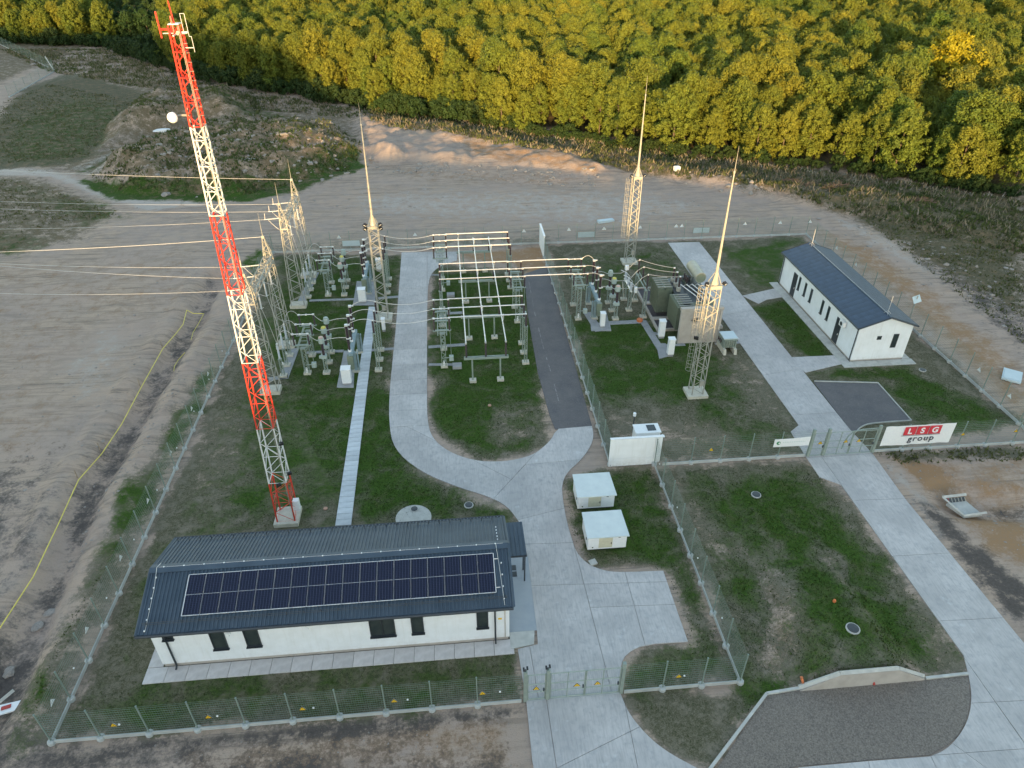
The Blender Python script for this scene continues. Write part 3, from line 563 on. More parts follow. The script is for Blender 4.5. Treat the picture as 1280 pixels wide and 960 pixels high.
# ------------------------------------------------------------------ fences
ORD = ['first', 'second', 'third', 'fourth', 'fifth', 'sixth', 'seventh', 'eighth', 'ninth', 'tenth', 'eleventh', 'twelfth', 'thirteenth', 'fourteenth', 'fifteenth', 'sixteenth', 'seventeenth', 'eighteenth', 'nineteenth', 'twentieth']
FM = {}
def fence(p, q, label, h=2.72, skip_last=False, skip_first=False, sp=2.52, discs=0):
    L_ = math.hypot(q[0]-p[0], q[1]-p[1]); n = max(1, round(L_/sp)); d = L_/n
    rt = thing('fence', label, 'fence', (p[0], p[1], 0), 'mesh fence runs of the switchyard', math.atan2(q[1]-p[1], q[0]-p[0]))
    k = round(d, 2)
    if k not in FM:
        m = MB(); x = .06
        while x < d-.03: m.tube((x, 0, .27), (x, 0, h-.2), .0036, 3, cap=False); x += .125
        z = .3
        while z < h-.15:
            m.tube((.03, .012, z), (d-.03, .012, z), .0085, 3, cap=False); z += .2
        m.tube((0, 0, h-.06), (d, 0, h-.06), .006, 3, cap=False)
        FM[k] = (m.mesh('mesh_panel', 'fence'), MB().box((d/2, 0, .13), (d-.14, .07, .26)).mesh('plinth', 'plinth'))
    if 'post' not in FM:
        FM['post'] = MB().tube((0, 0, 0), (0, 0, h), .042, 4).box((0, 0, h), (.085, .085, .03)).mesh('post', 'fence_post')
        FM['foot'] = MB().lathe([(.22, 0), (.22, .2), (.17, .26)], n=8).mesh('footing', 'plinth')
        FM['disc'] = MB().tube((0, -.03, 0), (0, .02, 0), .055, 8).mesh('disc', 'white_p')
    for i in range(n+1):
        if (i == 0 and skip_first) or (i == n and skip_last): continue
        link('post', FM['post'], rt, (i*d, 0, 0)); link('footing', FM['foot'], rt, (i*d, 0, 0))
    for i in range(n):
        link('mesh_panel', FM[k][0], rt, (i*d, 0, 0)); link('plinth', FM[k][1], rt, (i*d, 0, 0))
        if discs and i % 2 == discs % 2: link('disc', FM['disc'], rt, (i*d+d/2, 0, 1.2))
    return rt
fence((-23.1, 23.2), (2.75, 23.2), 'long mesh fence along the front, between the lower left corner and the front gate', skip_last=True, discs=1)
fence((8.6, 23.2), (15.6, 23.2), 'short mesh fence from the front gate to the corner right of it', skip_first=True, discs=1)
fence((-23.1, 23.2), (-23.1, 88.8), 'very long mesh fence down the left side beside the dirt field', skip_first=True, discs=1)
fence((-23.1, 88.8), (12.0, 88.5), 'back mesh fence behind the left switchgear and busbars', skip_first=True)
fence((12.0, 88.5), (48.9, 88.2), 'back mesh fence behind the lightning mast and far lawn', skip_first=True)
fence((48.9, 88.2), (48.9, 42.6), 'mesh fence running behind the slate roofed far building', skip_first=True)
fence((12.0, 84.0), (12.0, 43.1), 'inner mesh fence along the asphalt lane')
fence((15.6, 42.75), (15.6, 23.2), 'mesh fence between the sheds and the open lawn', skip_last=True, discs=2)
fence((16.2, 42.7), (28.4, 42.7), 'mesh fence from the white screen wall to the right gate', skip_last=True, skip_first=True)
fence((34.25, 42.7), (48.9, 42.6), 'mesh fence carrying the large red and white banner', skip_first=True, skip_last=True)
# gates
def gate_leaf(root, x0, x1, h, mid=True, name='gate_leaf'):
    f = MB()
    for x in (x0, x1): f.bar((x, 0, .08), (x, 0, h), .07)
    for z in (.12, h*.33, h*.62, h-.03): f.bar((x0, 0, z), (x1, 0, z), .055)
    if mid: f.bar(((x0+x1)/2, 0, .1), ((x0+x1)/2, 0, h), .05)
    o = f.build(name, 'galv_green', root)
    m = MB(); x = x0+.1
    while x < x1: m.tube((x, .02, .1), (x, .02, h-.05), .004, 3, cap=False); x += .11
    m.build('mesh_infill', 'fence', o); MB().box(((x1-.09), -.05, 1.05), (.08, .1, .2)).build('lock_box', 'dkgrey', o)
def gate(x, y, label, wp, wl, post_l=True):
    rt = thing('gate', label, 'gate', (x, y, 0)); pm_ = MB().box((0, 0, 1.42), (.2, .2, 2.84)).mesh('gate_post', 'galv_green')
    for px_ in ([0] if post_l else [])+[wp, wp+wl]: link('gate_post', pm_, rt, (px_, 0, 0))
    gate_leaf(rt, .14, wp-.14, 2.45, False); gate_leaf(rt, wp+.15, wp+wl/2-.03, 2.45); gate_leaf(rt, wp+wl/2+.03, wp+wl-.15, 2.45)
    MB().box(((wp+wl)/2, 0, .04), (wp+wl, .2, .08)).build('threshold', 'plinth', rt); return rt
gate(2.9, 23.25, 'front double gate with a narrow side door across the concrete road', 1.28, 4.3)
g2 = gate(28.5, 42.65, 'right gate with a narrow side door and an arched tail frame', 1.3, 4.3)
m = MB(); pts = [(2.9, 0, .5), (2.95, 0, 1.2), (3.15, 0, 1.9), (3.5, 0, 2.3), (4.1, 0, 2.45), (5.5, 0, 2.5)]
m.path([(x, .12, z) for x, y, z in pts], .05, 6); m.build('arched_frame', 'galv_green', g2)
for i, (x, z, y) in enumerate(((2.9, 3.0, 23.25), (4.15, 3.0, 23.25))):
    t = thing('camera', ('small black camera cluster on the leftmost front gate post', 'small black camera on the post between the front gate door and leaves')[i], 'camera', (x, y, 2.84), 'cameras on the front gate')
    MB().box((0, 0, .08), (.06, .06, .18)).build('bracket', 'dkgrey', t); MB().box((-.1, 0, .18), (.10, .2, .1)).box((.1, .05, .2), (.1, .18, .1)).build('housing', 'black', t)
# warning signs: yellow triangle on the mesh, pale back
def tri_sign(x, y, z, label, face=-1, group='triangle signs on the front fence', s=.17):
    t = thing('warning_sign', label, 'sign', (x, y, z), group)
    T = [(-s, -s*.6), (s, -s*.6), (0, s*.95)]
    def pr(k, y0, y1): return MB().add([(a*k, y0, b*k+.0) for a, b in T]+[(a*k, y1, b*k) for a, b in T], [(0, 1, 2), (5, 4, 3), (0, 3, 4, 1), (1, 4, 5, 2), (2, 5, 3, 0)])
    pr(1.25, -.03, -.045).build('border', 'black', t); pr(1, -.046, -.052).build('face', 'sign_y', t); pr(1.2, -.012, -.029).build('back', 'white_p', t)
    m = MB(); bz = [(.02, .1), (-.035, .0), (.0, .0), (-.02, -.09), (.04, .02), (.005, .02)]
    m.add([(a*s/.2, -.054, b*s/.2) for a, b in bz], [(0, 1, 2, 5), (2, 3, 4, 5)]); m.build('bolt_symbol', 'black', t); return t
sx = [144, 262, 379, 493, 603]
for i, u in enumerate(sx):
    x = G(u, 905-(u-144)*.086, 1.1)[0]; tri_sign(x, 23.2, 1.25, ORD[i]+' small yellow triangle sign counted from the left corner of the front fence')
for u, l in ((669, 'small yellow triangle sign on the side door of the front gate'), (720, 'small yellow triangle sign on the left leaf of the front gate'), (746, 'small yellow triangle sign on the right leaf of the front gate'), (850, 'small yellow triangle sign on the fence right of the front gate')):
    tri_sign(G(u, 852, 1.2)[0], 23.18, 1.3, l)
for u, l in ((1020, 'yellow triangle sign on the side door of the right gate'), (1053, 'yellow triangle sign on the left leaf of the right gate'), (1070, 'yellow triangle sign at the arched frame of the right gate'), (881, 'yellow triangle sign between the white screen wall and the small white banner'), (1207, 'yellow triangle sign on the fence just right of the red banner'), (1278, 'yellow triangle sign on the fence close to the right edge')):
    tri_sign(G(u, 552, 1.1)[0], 42.62, 1.45, l, group='triangle signs on the right fence')
names = ['farthest left', 'second from left', 'third from left', 'fourth from left', 'fifth from left', 'middle', 'just left of a close pair', 'right one of the close pair', 'fourth from right', 'third from right', 'second from right']
for i, u in enumerate((424, 519, 655, 711, 755, 800, 845, 852, 931, 975, 1012)):
    y = 88.8-.6*(u-420)/600; x = G(u, 290, 1.6)[0]
    for _ in range(4): x = x+(u-P(x, y, 1.6)[0])*.09
    t = tri_sign(x, y, 1.9, 'white triangle sign back on the back fence, '+names[i], group='sign backs on the back fence', s=.24); t.rotation_euler[2] = math.pi
for i, (b, z) in enumerate(((80, 1.6), (75, 1.6), (51.5, 1.6), (47.2, 1.6))):
    t = tri_sign(48.9, b, z, 'white triangle sign back on the side fence, '+('beyond the far end of the building', 'behind the far half of the building', 'just past the near gable', 'nearest the right edge')[i], group='sign backs on the side fence', s=.22); t.rotation_euler[2] = math.pi/2
for i, (u, v) in enumerate(((430, 865), (396, 850), (385, 800), (109, 789), (257, 845))): pass
for i, b in enumerate((24.6, 29.3, 35, 40.5, 46, 52, 57.5)):
    t = tri_sign(-23.1, b, 1.7, ORD[i]+' triangle sign counted from the near corner on the left side fence', group='sign backs on the left fence', s=.2); t.rotation_euler[2] = -math.pi/2
for i, (u0, u1, v, l) in enumerate(((428, 450, 307, 'left'), (722, 744, 301, 'middle'), (866, 887, 294, 'right'))):
    x0, x1 = G(u0, v, 1.2)[0]*1.0, G(u1, v, 1.2)[0]; y = 88.45
    sc = (88.45/ G(u0, v, 1.2)[1])
    x0, x1 = (x0*sc, x1*sc); t = thing('notice_board', f'pale notice board seen from behind on the back fence, {l} one of three', 'board', ((x0+x1)/2, y+.1, 1.1), 'notice boards on the back fence')
    MB().box((0, 0, 0), (abs(x1-x0), .03, .75)).build('panel', 'pale_roof', t); mm = MB()
    for s in (-1, 1): mm.box((s*(x1-x0)/2, 0, 0), (.06, .05, .8)); mm.box((0, 0, s*.39), (x1-x0, .05, .05))
    mm.build('rim', 'galv', t)
# big banner
bn = thing('banner', 'large white banner with three red letter squares on the fence right of the right gate', 'banner', (34.5, 42.52, 0))
bz0, bz1, bx1 = .75, 2.75, 6.0
NB = 24; vs = []; fs = []
for i in range(NB+1):
    x = bx1*i/NB; o_ = .02*math.sin(i*1.3)+.015*math.sin(i*.5)
    vs += [(x, o_, bz0+.02*math.sin(i*.7)), (x, o_, bz1+.015*math.sin(i*.9)), (x, o_+.012, bz1+.015*math.sin(i*.9)), (x, o_+.012, bz0+.02*math.sin(i*.7))]
for i in range(NB):
    for a, b in ((0, 1), (1, 2), (2, 3), (3, 0)): fs.append((i*4+a, i*4+b, i*4+4+b, i*4+4+a))
MB().add(vs, fs).build('cloth', 'white_p', bn)
def text(body, x, y, z, size, mat, parent, name='lettering', space=1.0, bold=.0):
    c = bpy.data.curves.new(name, 'FONT'); c.body = body; c.size = size; c.extrude = .004; c.space_character = space; c.offset = bold; c.align_x = 'CENTER'
    c.materials.append(MT[mat]); o = link(name, c, parent, (x, y, z)); o.rotation_euler = (math.pi/2, 0, 0)
    bpy.context.view_layer.update(); me = bpy.data.meshes.new_from_object(o.evaluated_get(bpy.context.evaluated_depsgraph_get()))
    bpy.data.objects.remove(o); o = link(name, me, parent, (x, y, z)); o.rotation_euler = (math.pi/2, 0, 0); return o
for i, ch in enumerate('LSG'):
    x = 2.15+i*1.08
    sq = MB().box((x, -.045, 2.22), (1.0, .012, .84)).build('red_square', 'banner_red', bn); text(ch, x, -.056, 1.95, .76, 'white_p', sq, 'letter', bold=.025)
MB().box((3.2, -.045, 1.735), (3.35, .012, .04)).build('underline', 'ink', bn)
text('group', 3.35, -.047, 1.13, .80, 'ink', bn, 'lettering', 1.22, .012)
b2 = thing('banner', 'small white banner with a round green emblem left of the right gate', 'banner', (25.25, 42.52, 0))
MB().add([(0, 0, 1.35), (3.0, .0, 1.32), (3.0, 0, 2.25), (1.5, .03, 2.12), (0, 0, 2.15), (0, .012, 1.35), (3.0, .012, 1.32), (3.0, .012, 2.25), (1.5, .042, 2.12), (0, .012, 2.15)], [(0, 1, 2, 3, 4), (9, 8, 7, 6, 5), (0, 5, 6, 1), (1, 6, 7, 2), (2, 7, 8, 3), (3, 8, 9, 4), (4, 9, 5, 0)]).build('cloth', 'white_p', b2)
MB().tube((.38, -.02, 1.75), (.38, -.008, 1.75), .17, 14).build('emblem', 'green_ink', b2); MB().tube((.44, -.026, 1.75), (.44, -.021, 1.75), .08, 12).build('emblem_inset', 'white_p', b2)
mm = MB()
for i in range(13): mm.box((.78+i*.15, -.012, 1.80), (.09, .006, .09))
mm.build('faint_lettering', pm('faint_grey_print', (.62, .70, .68), (.6, .66, .65), 3, .6), b2)

# ------------------------------------------------------------------ near building
def house(label, x0, x1, y0, y1, ze, zr, oh, axis, loc):
    rt = thing('service_building', label, 'building', loc); return rt
A = thing('service_building', 'white building with a ribbed blue grey roof and a long row of solar panels', 'building', (-8.05, 30.7, 0))
ax0, ax1, ay0, ay1 = -10.4, 10.42, -3.3, 3.25; ze, zr = 3.72, 5.0
def gable_block(x0, x1, y0, y1, z0, ze_, zr_, along='x'):
    m = MB()
    if along == 'x':
        ym = (y0+y1)/2; vs = [(x, y, z) for x in (x0, x1) for y, z in ((y0, z0), (y0, ze_), (ym, zr_), (y1, ze_), (y1, z0))]
    else:
        xm = (x0+x1)/2; vs = [(x, y, z) for y in (y0, y1) for x, z in ((x0, z0), (x0, ze_), (xm, zr_), (x1, ze_), (x1, z0))]
    return m.add(vs, [(0, 1, 2, 3, 4), (9, 8, 7, 6, 5), (0, 5, 6, 1), (4, 3, 8, 9), (1, 6, 7, 2), (2, 7, 8, 3), (0, 4, 9, 5)])
wA = gable_block(ax0, ax1, ay0, ay1, .32, ze-.02, zr-.12).build('wall', 'stucco', A)
MB().span(ax0+.06, ax1-.06, ay0+.06, ay1-.06, 0, .32).build('plinth', 'warm', A)
# ribbed roof: real ribs running down each slope
def rib_roof(x0, x1, yr, ye, zr_, ze_, pitch=.225):
    m = MB(); x = x0; prof = []
    while x < x1-.01:
        prof += [(x, 0), (x+pitch*.52, 0), (x+pitch*.58, .055), (x+pitch*.92, .055)]; x += pitch
    prof.append((x1, 0)); vs = []; n = len(prof)
    for (y, z) in ((yr, zr_), (ye, ze_)):
        vs += [(px_, y, z+h_) for px_, h_ in prof]
    m.add(vs, [(i, i+1, n+i+1, n+i) for i in range(n-1)])
    k = len(m.v); vs = [(x0, yr, zr_-.05), (x1, yr, zr_-.05), (x1, ye, ze_-.05), (x0, ye, ze_-.05)]; m.add(vs, [(0, 1, 2, 3)]); return m
rx0, rx1 = -10.85, 10.62; ry0, ry1 = -3.78, 3.68
rf = rib_roof(rx0, rx1, 0, ry0, zr, ze).build('roof_slope', 'roof', A); rb = rib_roof(rx0, rx1, 0, ry1, zr, ze).build('roof_slope', 'roof', A)
m = MB().box(((rx0+rx1)/2, -.16, zr+.035), (rx1-rx0+.02, .36, .03), 0, math.atan((zr-ze)/3.78)).box(((rx0+rx1)/2, .16, zr+.035), (rx1-rx0+.02, .36, .03), 0, -math.atan((zr-ze)/3.68)); m.build('ridge_cap', 'roof', A)
for x in (rx0, rx1): MB().bar((x, 0, zr), (x, ry0, ze), .12).bar((x, 0, zr), (x, ry1, ze), .12).build('verge_trim', 'roof', A)
m = MB().tube((rx0, ry0-.07, ze-.05), (rx1, ry0-.07, ze-.05), .09, 8).build('gutter', 'frame', A); MB().tube((rx0, ry1+.07, ze-.05), (rx1, ry1+.07, ze-.05), .09, 8).build('gutter', 'frame', A)
def slope_z(y): return zr-(zr-ze)*abs(y)/3.78
for k, y in enumerate((-3.28,)):
    g_ = MB()
    for dz in (.12, .26): g_.bar((rx0+.3, y, slope_z(y)+dz), (rx1-.3, y, slope_z(y)+dz), .028)
    x = rx0+.5
    while x < rx1-.3: g_.bar((x, y+.1, slope_z(y+.1)), (x, y, slope_z(y)+.32), .035); x += .98
    g_.build('snow_guard', 'dkgrey', A)
y = 3.3; g_ = MB(); g_.bar((rx0+.3, y, slope_z(y)+.14), (rx1-.3, y, slope_z(y)+.14), .028); x = rx0+.4
while x < rx1-.3: g_.bar((x, y-.08, slope_z(y-.08)), (x, y, slope_z(y)+.26), .035); x += .7
g_.build('snow_guard', 'dkgrey', A)
# lightning conductor on the roof
lcm = MB().path([(rx0+.5, .0, zr+.1), (rx1-.3, .0, zr+.1)], .012, 4).path([(rx1-.75, .02, zr+.12), (rx1-.65, -1.2, slope_z(1.2)+.07), (rx1-.5, ry0+.1, ze+.1)], .014, 4).path([(rx0+.55, .3, zr+.12), (rx0+.45, -.1, zr+.2), (rx0+.5, -1.2, slope_z(1.2)+.08), (rx0+.5, ry0+.2, ze+.1)], .014, 4); lcm.build('lightning_conductor', 'alu', A)
cl = MB().box((0, 0, .03), (.07, .07, .07)).mesh('conductor_clip', 'white_p')
for i in range(18): link('conductor_clip', cl, A, (rx0+.8+i*1.17, 0, zr+.06))
for i in range(6): link('conductor_clip', cl, A, (rx0+.48, -.6-i*.6, slope_z(.6+i*.6)+.06)); link('conductor_clip', cl, A, (rx1-.6, 1.0+i*.4-.5, slope_z(1.0+i*.4-.5)+.06)) if i < 5 else 0
for i in range(4): link('conductor_clip', cl, A, (rx1-.5, -1.2-i*.7, slope_z(1.2+i*.7)+.06))
# solar panels: 18 upright modules, each with an upper and a lower cell field
sa = math.atan((zr-ze)/3.78); cx = A.location
pf = MB(); W_, HH = 1.0, 2.52
for x in (0, W_-.0): pf.box((x, 0, 0), (.05, HH, .05))
for yy in (-HH/2, HH/2): pf.box((W_/2, yy, 0), (W_, .035, .05))
pf.box((W_/2, 0, .004), (W_, .016, .03)); fm = pf.mesh('module_frame', 'alu'); cm = MB().box((W_/2, 0, 0), (W_-.03, HH/2-.03, .02)).mesh('cell_field', 'pvcell')
xs0, xs1 = -19.0+.0, 0
a0 = G(231, 747, 4.5)[0]-(-8.05); a1 = G(618.5, 718, 4.5)[0]-(-8.05); yc = (G(425, 702+0, 4.75)[1]+G(425, 754, 4.25)[1])/2-30.7; yc = -1.78
sx_ = (a1-a0)/18/1.0
for i in range(18):
    t = link('solar_panel', fm, A, (a0+i*(a1-a0)/18, yc, slope_z(yc)+.13)); t.rotation_euler[0] = sa; t.scale = (sx_, .98, 1)
    for s in (-1, 1): link('cell_field', cm, t, (0, s*HH/4, .012))
m = MB(); 
for yy in (-.9, .9):
    y = yc+yy*math.cos(sa); m.bar((a0-.02, y, slope_z(y)+.08), (a1+.28, y, slope_z(y)+.08), .04)
m.build('mounting_rail', 'alu', A)
# windows on the front wall
def window(root, x, w_, z0, z1, y, panes=1, name='window'):
    f = MB(); t = .06
    f.box((x, y+.04, z0+t/2), (w_, .12, t)).box((x, y+.04, z1-t/2), (w_, .12, t))
    for k in range(panes+1): f.box((x-w_/2+t/2+(w_-t)*k/panes, y+.04, (z0+z1)/2), (t, .12, z1-z0-2*t))
    o = f.build(name, 'frame', root)
    for k in range(panes):
        a = x-w_/2+t+(w_-t)*k/panes; b = x-w_/2+(w_-t)*(k+1)/panes; MB().span(a, b, y+.03, y+.045, z0+t, z1-t).build('pane', 'glass', o)
    MB().box((x, y-.05, z0-.02), (w_+.08, .16, .05)).build('sill', 'frame', o); return o
def fx(u, v, z): return G(u, v, z)[0]+8.05
for u, w_, z0, z1, pn in ((208.5, .6, 2.62, 3.2, 1), (272.5, .86, 1.4, 3.2, 1), (314.5, .86, 1.4, 3.2, 1), (477.5, 1.5, 1.4, 3.25, 2), (521.5, .74, 1.4, 3.25, 1), (603, .7, 1.45, 3.25, 1)):
    zc = (z0+z1)/2; x = fx(u, P(-8, 27.3, zc)[1], zc)
    for _ in range(5): x += (u-P(x-8.05, 27.35, zc)[0])/26
    window(A, x, w_, z0, z1, ay0-.035, pn)
for x, z in ((-6.0, 2.9), (-1.45, 2.95), (7.4, 3.0)):
    l_ = MB().box((x, ay0-.1, z), (.3, .16, .1)).build('wall_lamp', 'white_p', A); MB().tube((x, ay0-.12, z-.12), (x, ay0-.12, z-.3), .03, 6).build('lamp_stem', 'white_p', l_)
def downpipe(root, x, y, ztop, yg): return MB().path([(x, yg, ztop), (x, yg+.12, ztop-.2), (x, y-.08, ztop-.45), (x, y-.08, .22), (x, y-.3, .1)], .055, 8).build('downpipe', 'frame', root)
downpipe(A, -9.6, ay0, ze-.05, ry0-.05); downpipe(A, 9.55, ay0, ze-.05, ry0-.05)
MB().tube((10.15, ay0-.05, .3), (10.15, ay0-.05, 2.9), .03, 6).build('conductor_rod', 'warm', A); MB().box((9.85, ay0-.03, 2.15), (.22, .03, .12)).build('plate', 'sign_y', A)
# right hand door under the canopy
d_ = MB().box((ax1+.02, 2.2, 1.35), (.06, 1.0, 2.1)).build('door', 'frame', A); MB().box((ax1+.07, 1.8, 1.3), (.06, .05, .15)).build('handle', 'alu', d_)
cn = thing('canopy', 'small blue grey canopy on two dark posts at the right end of the building', 'canopy', (2.78, 33.2, 0))
MB().box((.5, 0, 2.75), (1.25, 3.0, .06), 0, 0).build('roof_sheet', 'roof', cn)
m = MB()
for i in range(5): m.box((-.05+i*.27, 0, 2.8), (.04, 3.0, .04))
m.build('standing_seam', 'roof', cn)
for y in (-1.3, -.35): MB().box((1.02, y, 1.36), (.09, .09, 2.72)).build('post', 'frame', cn)
MB().box((.5, -1.5, 2.7), (1.25, .08, .14)).build('fascia', 'frame', cn)
for k, (u, v) in enumerate(((640, 710), (641, 718))):
    x, y = G(u, v, .05); MB().box((x, y, .07), (.55, .42, .03)).build('door_grate', 'dkgrey', None, label=('upper', 'lower')[k]+' dark metal grate on the paving at the right end of the building', category='grate')

# ------------------------------------------------------------------ far building
B = thing('control_building', 'white building with a slate blue gable roof beside the right concrete road', 'building', (41.85, 65.2, 0))
bx0, bx1, by0, by1 = -2.72, 2.72, -8.85, 8.9; bze, bzr = 3.95, 4.98
gable_block(bx0, bx1, by0, by1, .2, bze-.02, bzr-.1, 'y').build('wall', 'stucco', B); MB().span(bx0+.05, bx1-.05, by0+.05, by1-.05, 0, .2).build('plinth', 'warm', B)
# each slope laid in courses of tile sheets
def tile_slope(sgn):
    r = 14; c = 30; m = None; W0 = 2.98
    root = MB().add([(0, by0-.25, bzr-.06), (0, by1+.25, bzr-.06), (sgn*W0, by1+.25, bze-.1), (sgn*W0, by0-.25, bze-.1)], [(0, 1, 2, 3)]).build('roof_slope', 'roof2', B)
    an = math.atan((bzr-bze)/W0); Lr = math.hypot(W0, bzr-bze)/8; lw = (by1-by0+.5)/24
    me = MB().box((0, 0, 0), (Lr+.03, lw-.008, .028)).mesh('tile_sheet', 'roof2')
    for i in range(8):
        for j in range(24):
            x = sgn*W0*(i+.5)/8; o = link('tile_sheet', me, root, (x, by0-.25+lw*(j+.5), bzr-(bzr-bze)*(i+.5)/8+.012)); o.rotation_euler = (0, sgn*(an+.012), 0)
tile_slope(-1); tile_slope(1)
MB().box((0, 0, bzr+.02), (.22, by1-by0+.52, .06)).build('ridge_cap', 'roof', B)
for y in (by0-.26, by1+.26): MB().bar((0, y, bzr), (-3.0, y, bze-.04), .13).bar((0, y, bzr), (3.0, y, bze-.04), .13).build('verge_trim', 'frame', B)
for s in (-1, 1): MB().tube((s*3.05, by0-.25, bze-.08), (s*3.05, by1+.25, bze-.08), .085, 8).build('gutter', 'frame', B)
m = MB()
for i in range(20): m.box((-2.6, by0+.4+i*.9, bze+.12+.0), (.04, .06, .12))
m.build('snow_guard', 'dkgrey', B)
MB().path([(-2.95, by0+.1, bze-.1), (-2.8, by0+.12, bze-.35), (-2.8, by0+.12, .1)], .05, 6).build('downpipe', 'frame', B); MB().path([(-2.95, by1-.3, bze-.1), (-2.8, by1-.3, bze-.35), (-2.8, by1-.3, .1)], .05, 6).build('downpipe', 'frame', B)
def wwin(root, y, w_, z0, z1, name='window', mat='glass'):
    f = MB(); x = bx0; t = .05
    f.box((x, y, z0+t/2), (.1, w_, t)).box((x, y, z1-t/2), (.1, w_, t)).box((x, y-w_/2+t/2, (z0+z1)/2), (.1, t, z1-z0-2*t)).box((x, y+w_/2-t/2, (z0+z1)/2), (.1, t, z1-z0-2*t))
    o = f.build(name, 'frame', root); MB().box((x-.02, y, (z0+z1)/2), (.02, w_-.1, z1-z0-.1)).build('pane' if name == 'window' else 'door_leaf', mat, o)
    if name == 'window': MB().box((x-.06, y, z0-.02), (.14, w_+.06, .04)).build('sill', 'frame', o)
    else: MB().box((x-.07, y-w_*.35, 1.3), (.06, .05, .2)).build('handle', 'alu', o)
def bpos(u, z, v0):
    y = 65.2
    for _ in range(20): y += (P(39.1, y, z)[0]-u)*.05
    return y-65.2
for u in (999, 1006.3, 1013.5, 1027.5, 1035): wwin(B, bpos(u, 2.3, 0), .42, 1.5, 3.05)
wwin(B, bpos(992, 1.6, 0), .95, .2, 2.95, 'door', 'frame'); wwin(B, bpos(1046, 1.6, 0), 1.0, .2, 2.9, 'door', 'frame')
def gwin(x, w_, z0, z1):
    f = MB(); y = by0; t = .05
    f.box((x, y, z0+t/2), (w_, .1, t)).box((x, y, z1-t/2), (w_, .1, t)).box((x-w_/2+t/2, y, (z0+z1)/2), (t, .1, z1-z0-2*t)).box((x+w_/2-t/2, y, (z0+z1)/2), (t, .1, z1-z0-2*t))
    o = f.build('window', 'frame', B); MB().box((x, y-.02, (z0+z1)/2), (w_-.1, .02, z1-z0-.1)).build('pane', 'glass', o)
gwin(1.25, .55, 1.45, 3.0); gwin(-.45, .45, 2.45, 2.85)
ac = MB().box((bx0-.25, bpos(1056, 2.9, 0), 2.95), (.35, .75, .6)).build('air_conditioner', 'white_p', B); MB().tube((bx0-.44, bpos(1056, 2.9, 0), 2.95), (bx0-.46, bpos(1056, 2.9, 0), 2.95), .22, 12).build('fan_grille', 'dkgrey', ac)
for y in (by0+.6, by1-.5):
    m = MB().tube((0, y, bzr), (0, y, bzr+1.9), .022, 5)
    for a in range(3): m.bar((0, y, bzr+.35), (.35*math.cos(a*2.1), y+.35*math.sin(a*2.1), bzr-.02), .02)
    m.build('lightning_rod', 'alu', B)
m = MB().path([(0, by0+.3, bzr+.08), (0, by1-.3, bzr+.08)], .012, 4); m.build('lightning_conductor', 'alu', B)
sp_ = thing('pole_sign', 'pale panel tilted on a pole behind the near end of the slate roof', 'sign', (*G(1103, 372, 0), 0)); x, y = 47.9, 61.5; sp_.location = (x, y, 0)
MB().tube((0, 0, 0), (0, 0, 4.3), .05, 8).build('pole', 'galv', sp_); MB().box((0, 0, 3.9), (1.15, .06, .75), .4, R(-35)).build('panel', 'pale_roof', sp_); MB().box((0, .06, 3.9), (.9, .05, .1), .4, R(-35)).build('bracket', 'galv', sp_)

# ------------------------------------------------------------------ red and white telecom tower
TX, TY = -13.12, 39.45
T = thing('telecom_tower', 'tall red and white lattice tower standing behind the near building', 'tower', (TX, TY, 0))
ztop = 31.6; bands = []; vb = [652, 597, 530, 449, 365, 267, 157, 31]
for v in vb:
    lo, hi = 0, 36
    for _ in range(40):
        mid = (lo+hi)/2
        if P(TX+.014*mid, TY, mid)[1] > v: lo = mid
        else: hi = mid
    bands.append(lo)
bands[0] = .3; zt = bands[-1]; LEAN = .40
def tw(z): return 1.28+(0.50-1.28)*(z/zt)
def tl(z): return LEAN*(z/zt)**1.0
for i in range(7):
    z0, z1 = bands[i], bands[i+1]; mt_ = 'red' if i % 2 == 0 else 'white_t'; n = max(4, round((z1-z0)/max(.62, tw((z0+z1)/2)*1.05)))
    def c(z, k): w_ = tw(z)/2; sx_, sy_ = ((-1, -1), (1, -1), (1, 1), (-1, 1))[k % 4]; return Vector((sx_*w_+tl(z), sy_*w_, z))
    lg = MB()
    for k in range(4): lg.tube(c(z0, k), c(z1, k), .055-.012*i/6, 6)
    o = lg.build('lattice_section', mt_, T, label=('red' if i % 2 == 0 else 'white')+' painted section of the lattice')
    br = MB()
    for q in range(n):
        za, zb = z0+(z1-z0)*q/n, z0+(z1-z0)*(q+1)/n
        for k in range(4):
            a, b = (k, k+1) if (q+k) % 2 else (k+1, k); br.bar(c(za, a), c(zb, b), .034)
        if q % 2 == 0:
            for k in range(4): br.bar(c(za, k), c(za, k+1), .038)
    br.build('bracing', mt_, o)
    m = MB()                                   # climbing rungs out of the right hand leg
    z = z0+.15
    while z < z1: m.tube(c(z, 1)+Vector((.02, 0, 0)), c(z, 1)+Vector((.24, -.02, .01)), .011, 4); z += .42
    m.build('climbing_pegs', 'galv' if i % 2 else ('red' if i < 6 else 'galv'), o)
m = MB()
for s in (-.06, .06): m.path([(tw(z)/2*.9+tl(z)+s*.5, -tw(z)/2-.06, z) for z in np.linspace(.4, zt, 12)], .010, 4)
m.build('cable_run', 'galv', T)
lx = tl(zt)
MB().span(-.9+.03, .9, -.95, .9, 0, .32).build('foundation', 'footing', T)
hf = MB(); hz_ = zt+.05; hf.bar((lx-.6, -.15, hz_-.4), (lx+.55, -.15, hz_-.4), .035).bar((lx, -.6, hz_-.45), (lx, .6, hz_-.45), .05).box((lx, 0, hz_), (.5, .5, .04)); hf.build('head_frame', 'white_t', T)
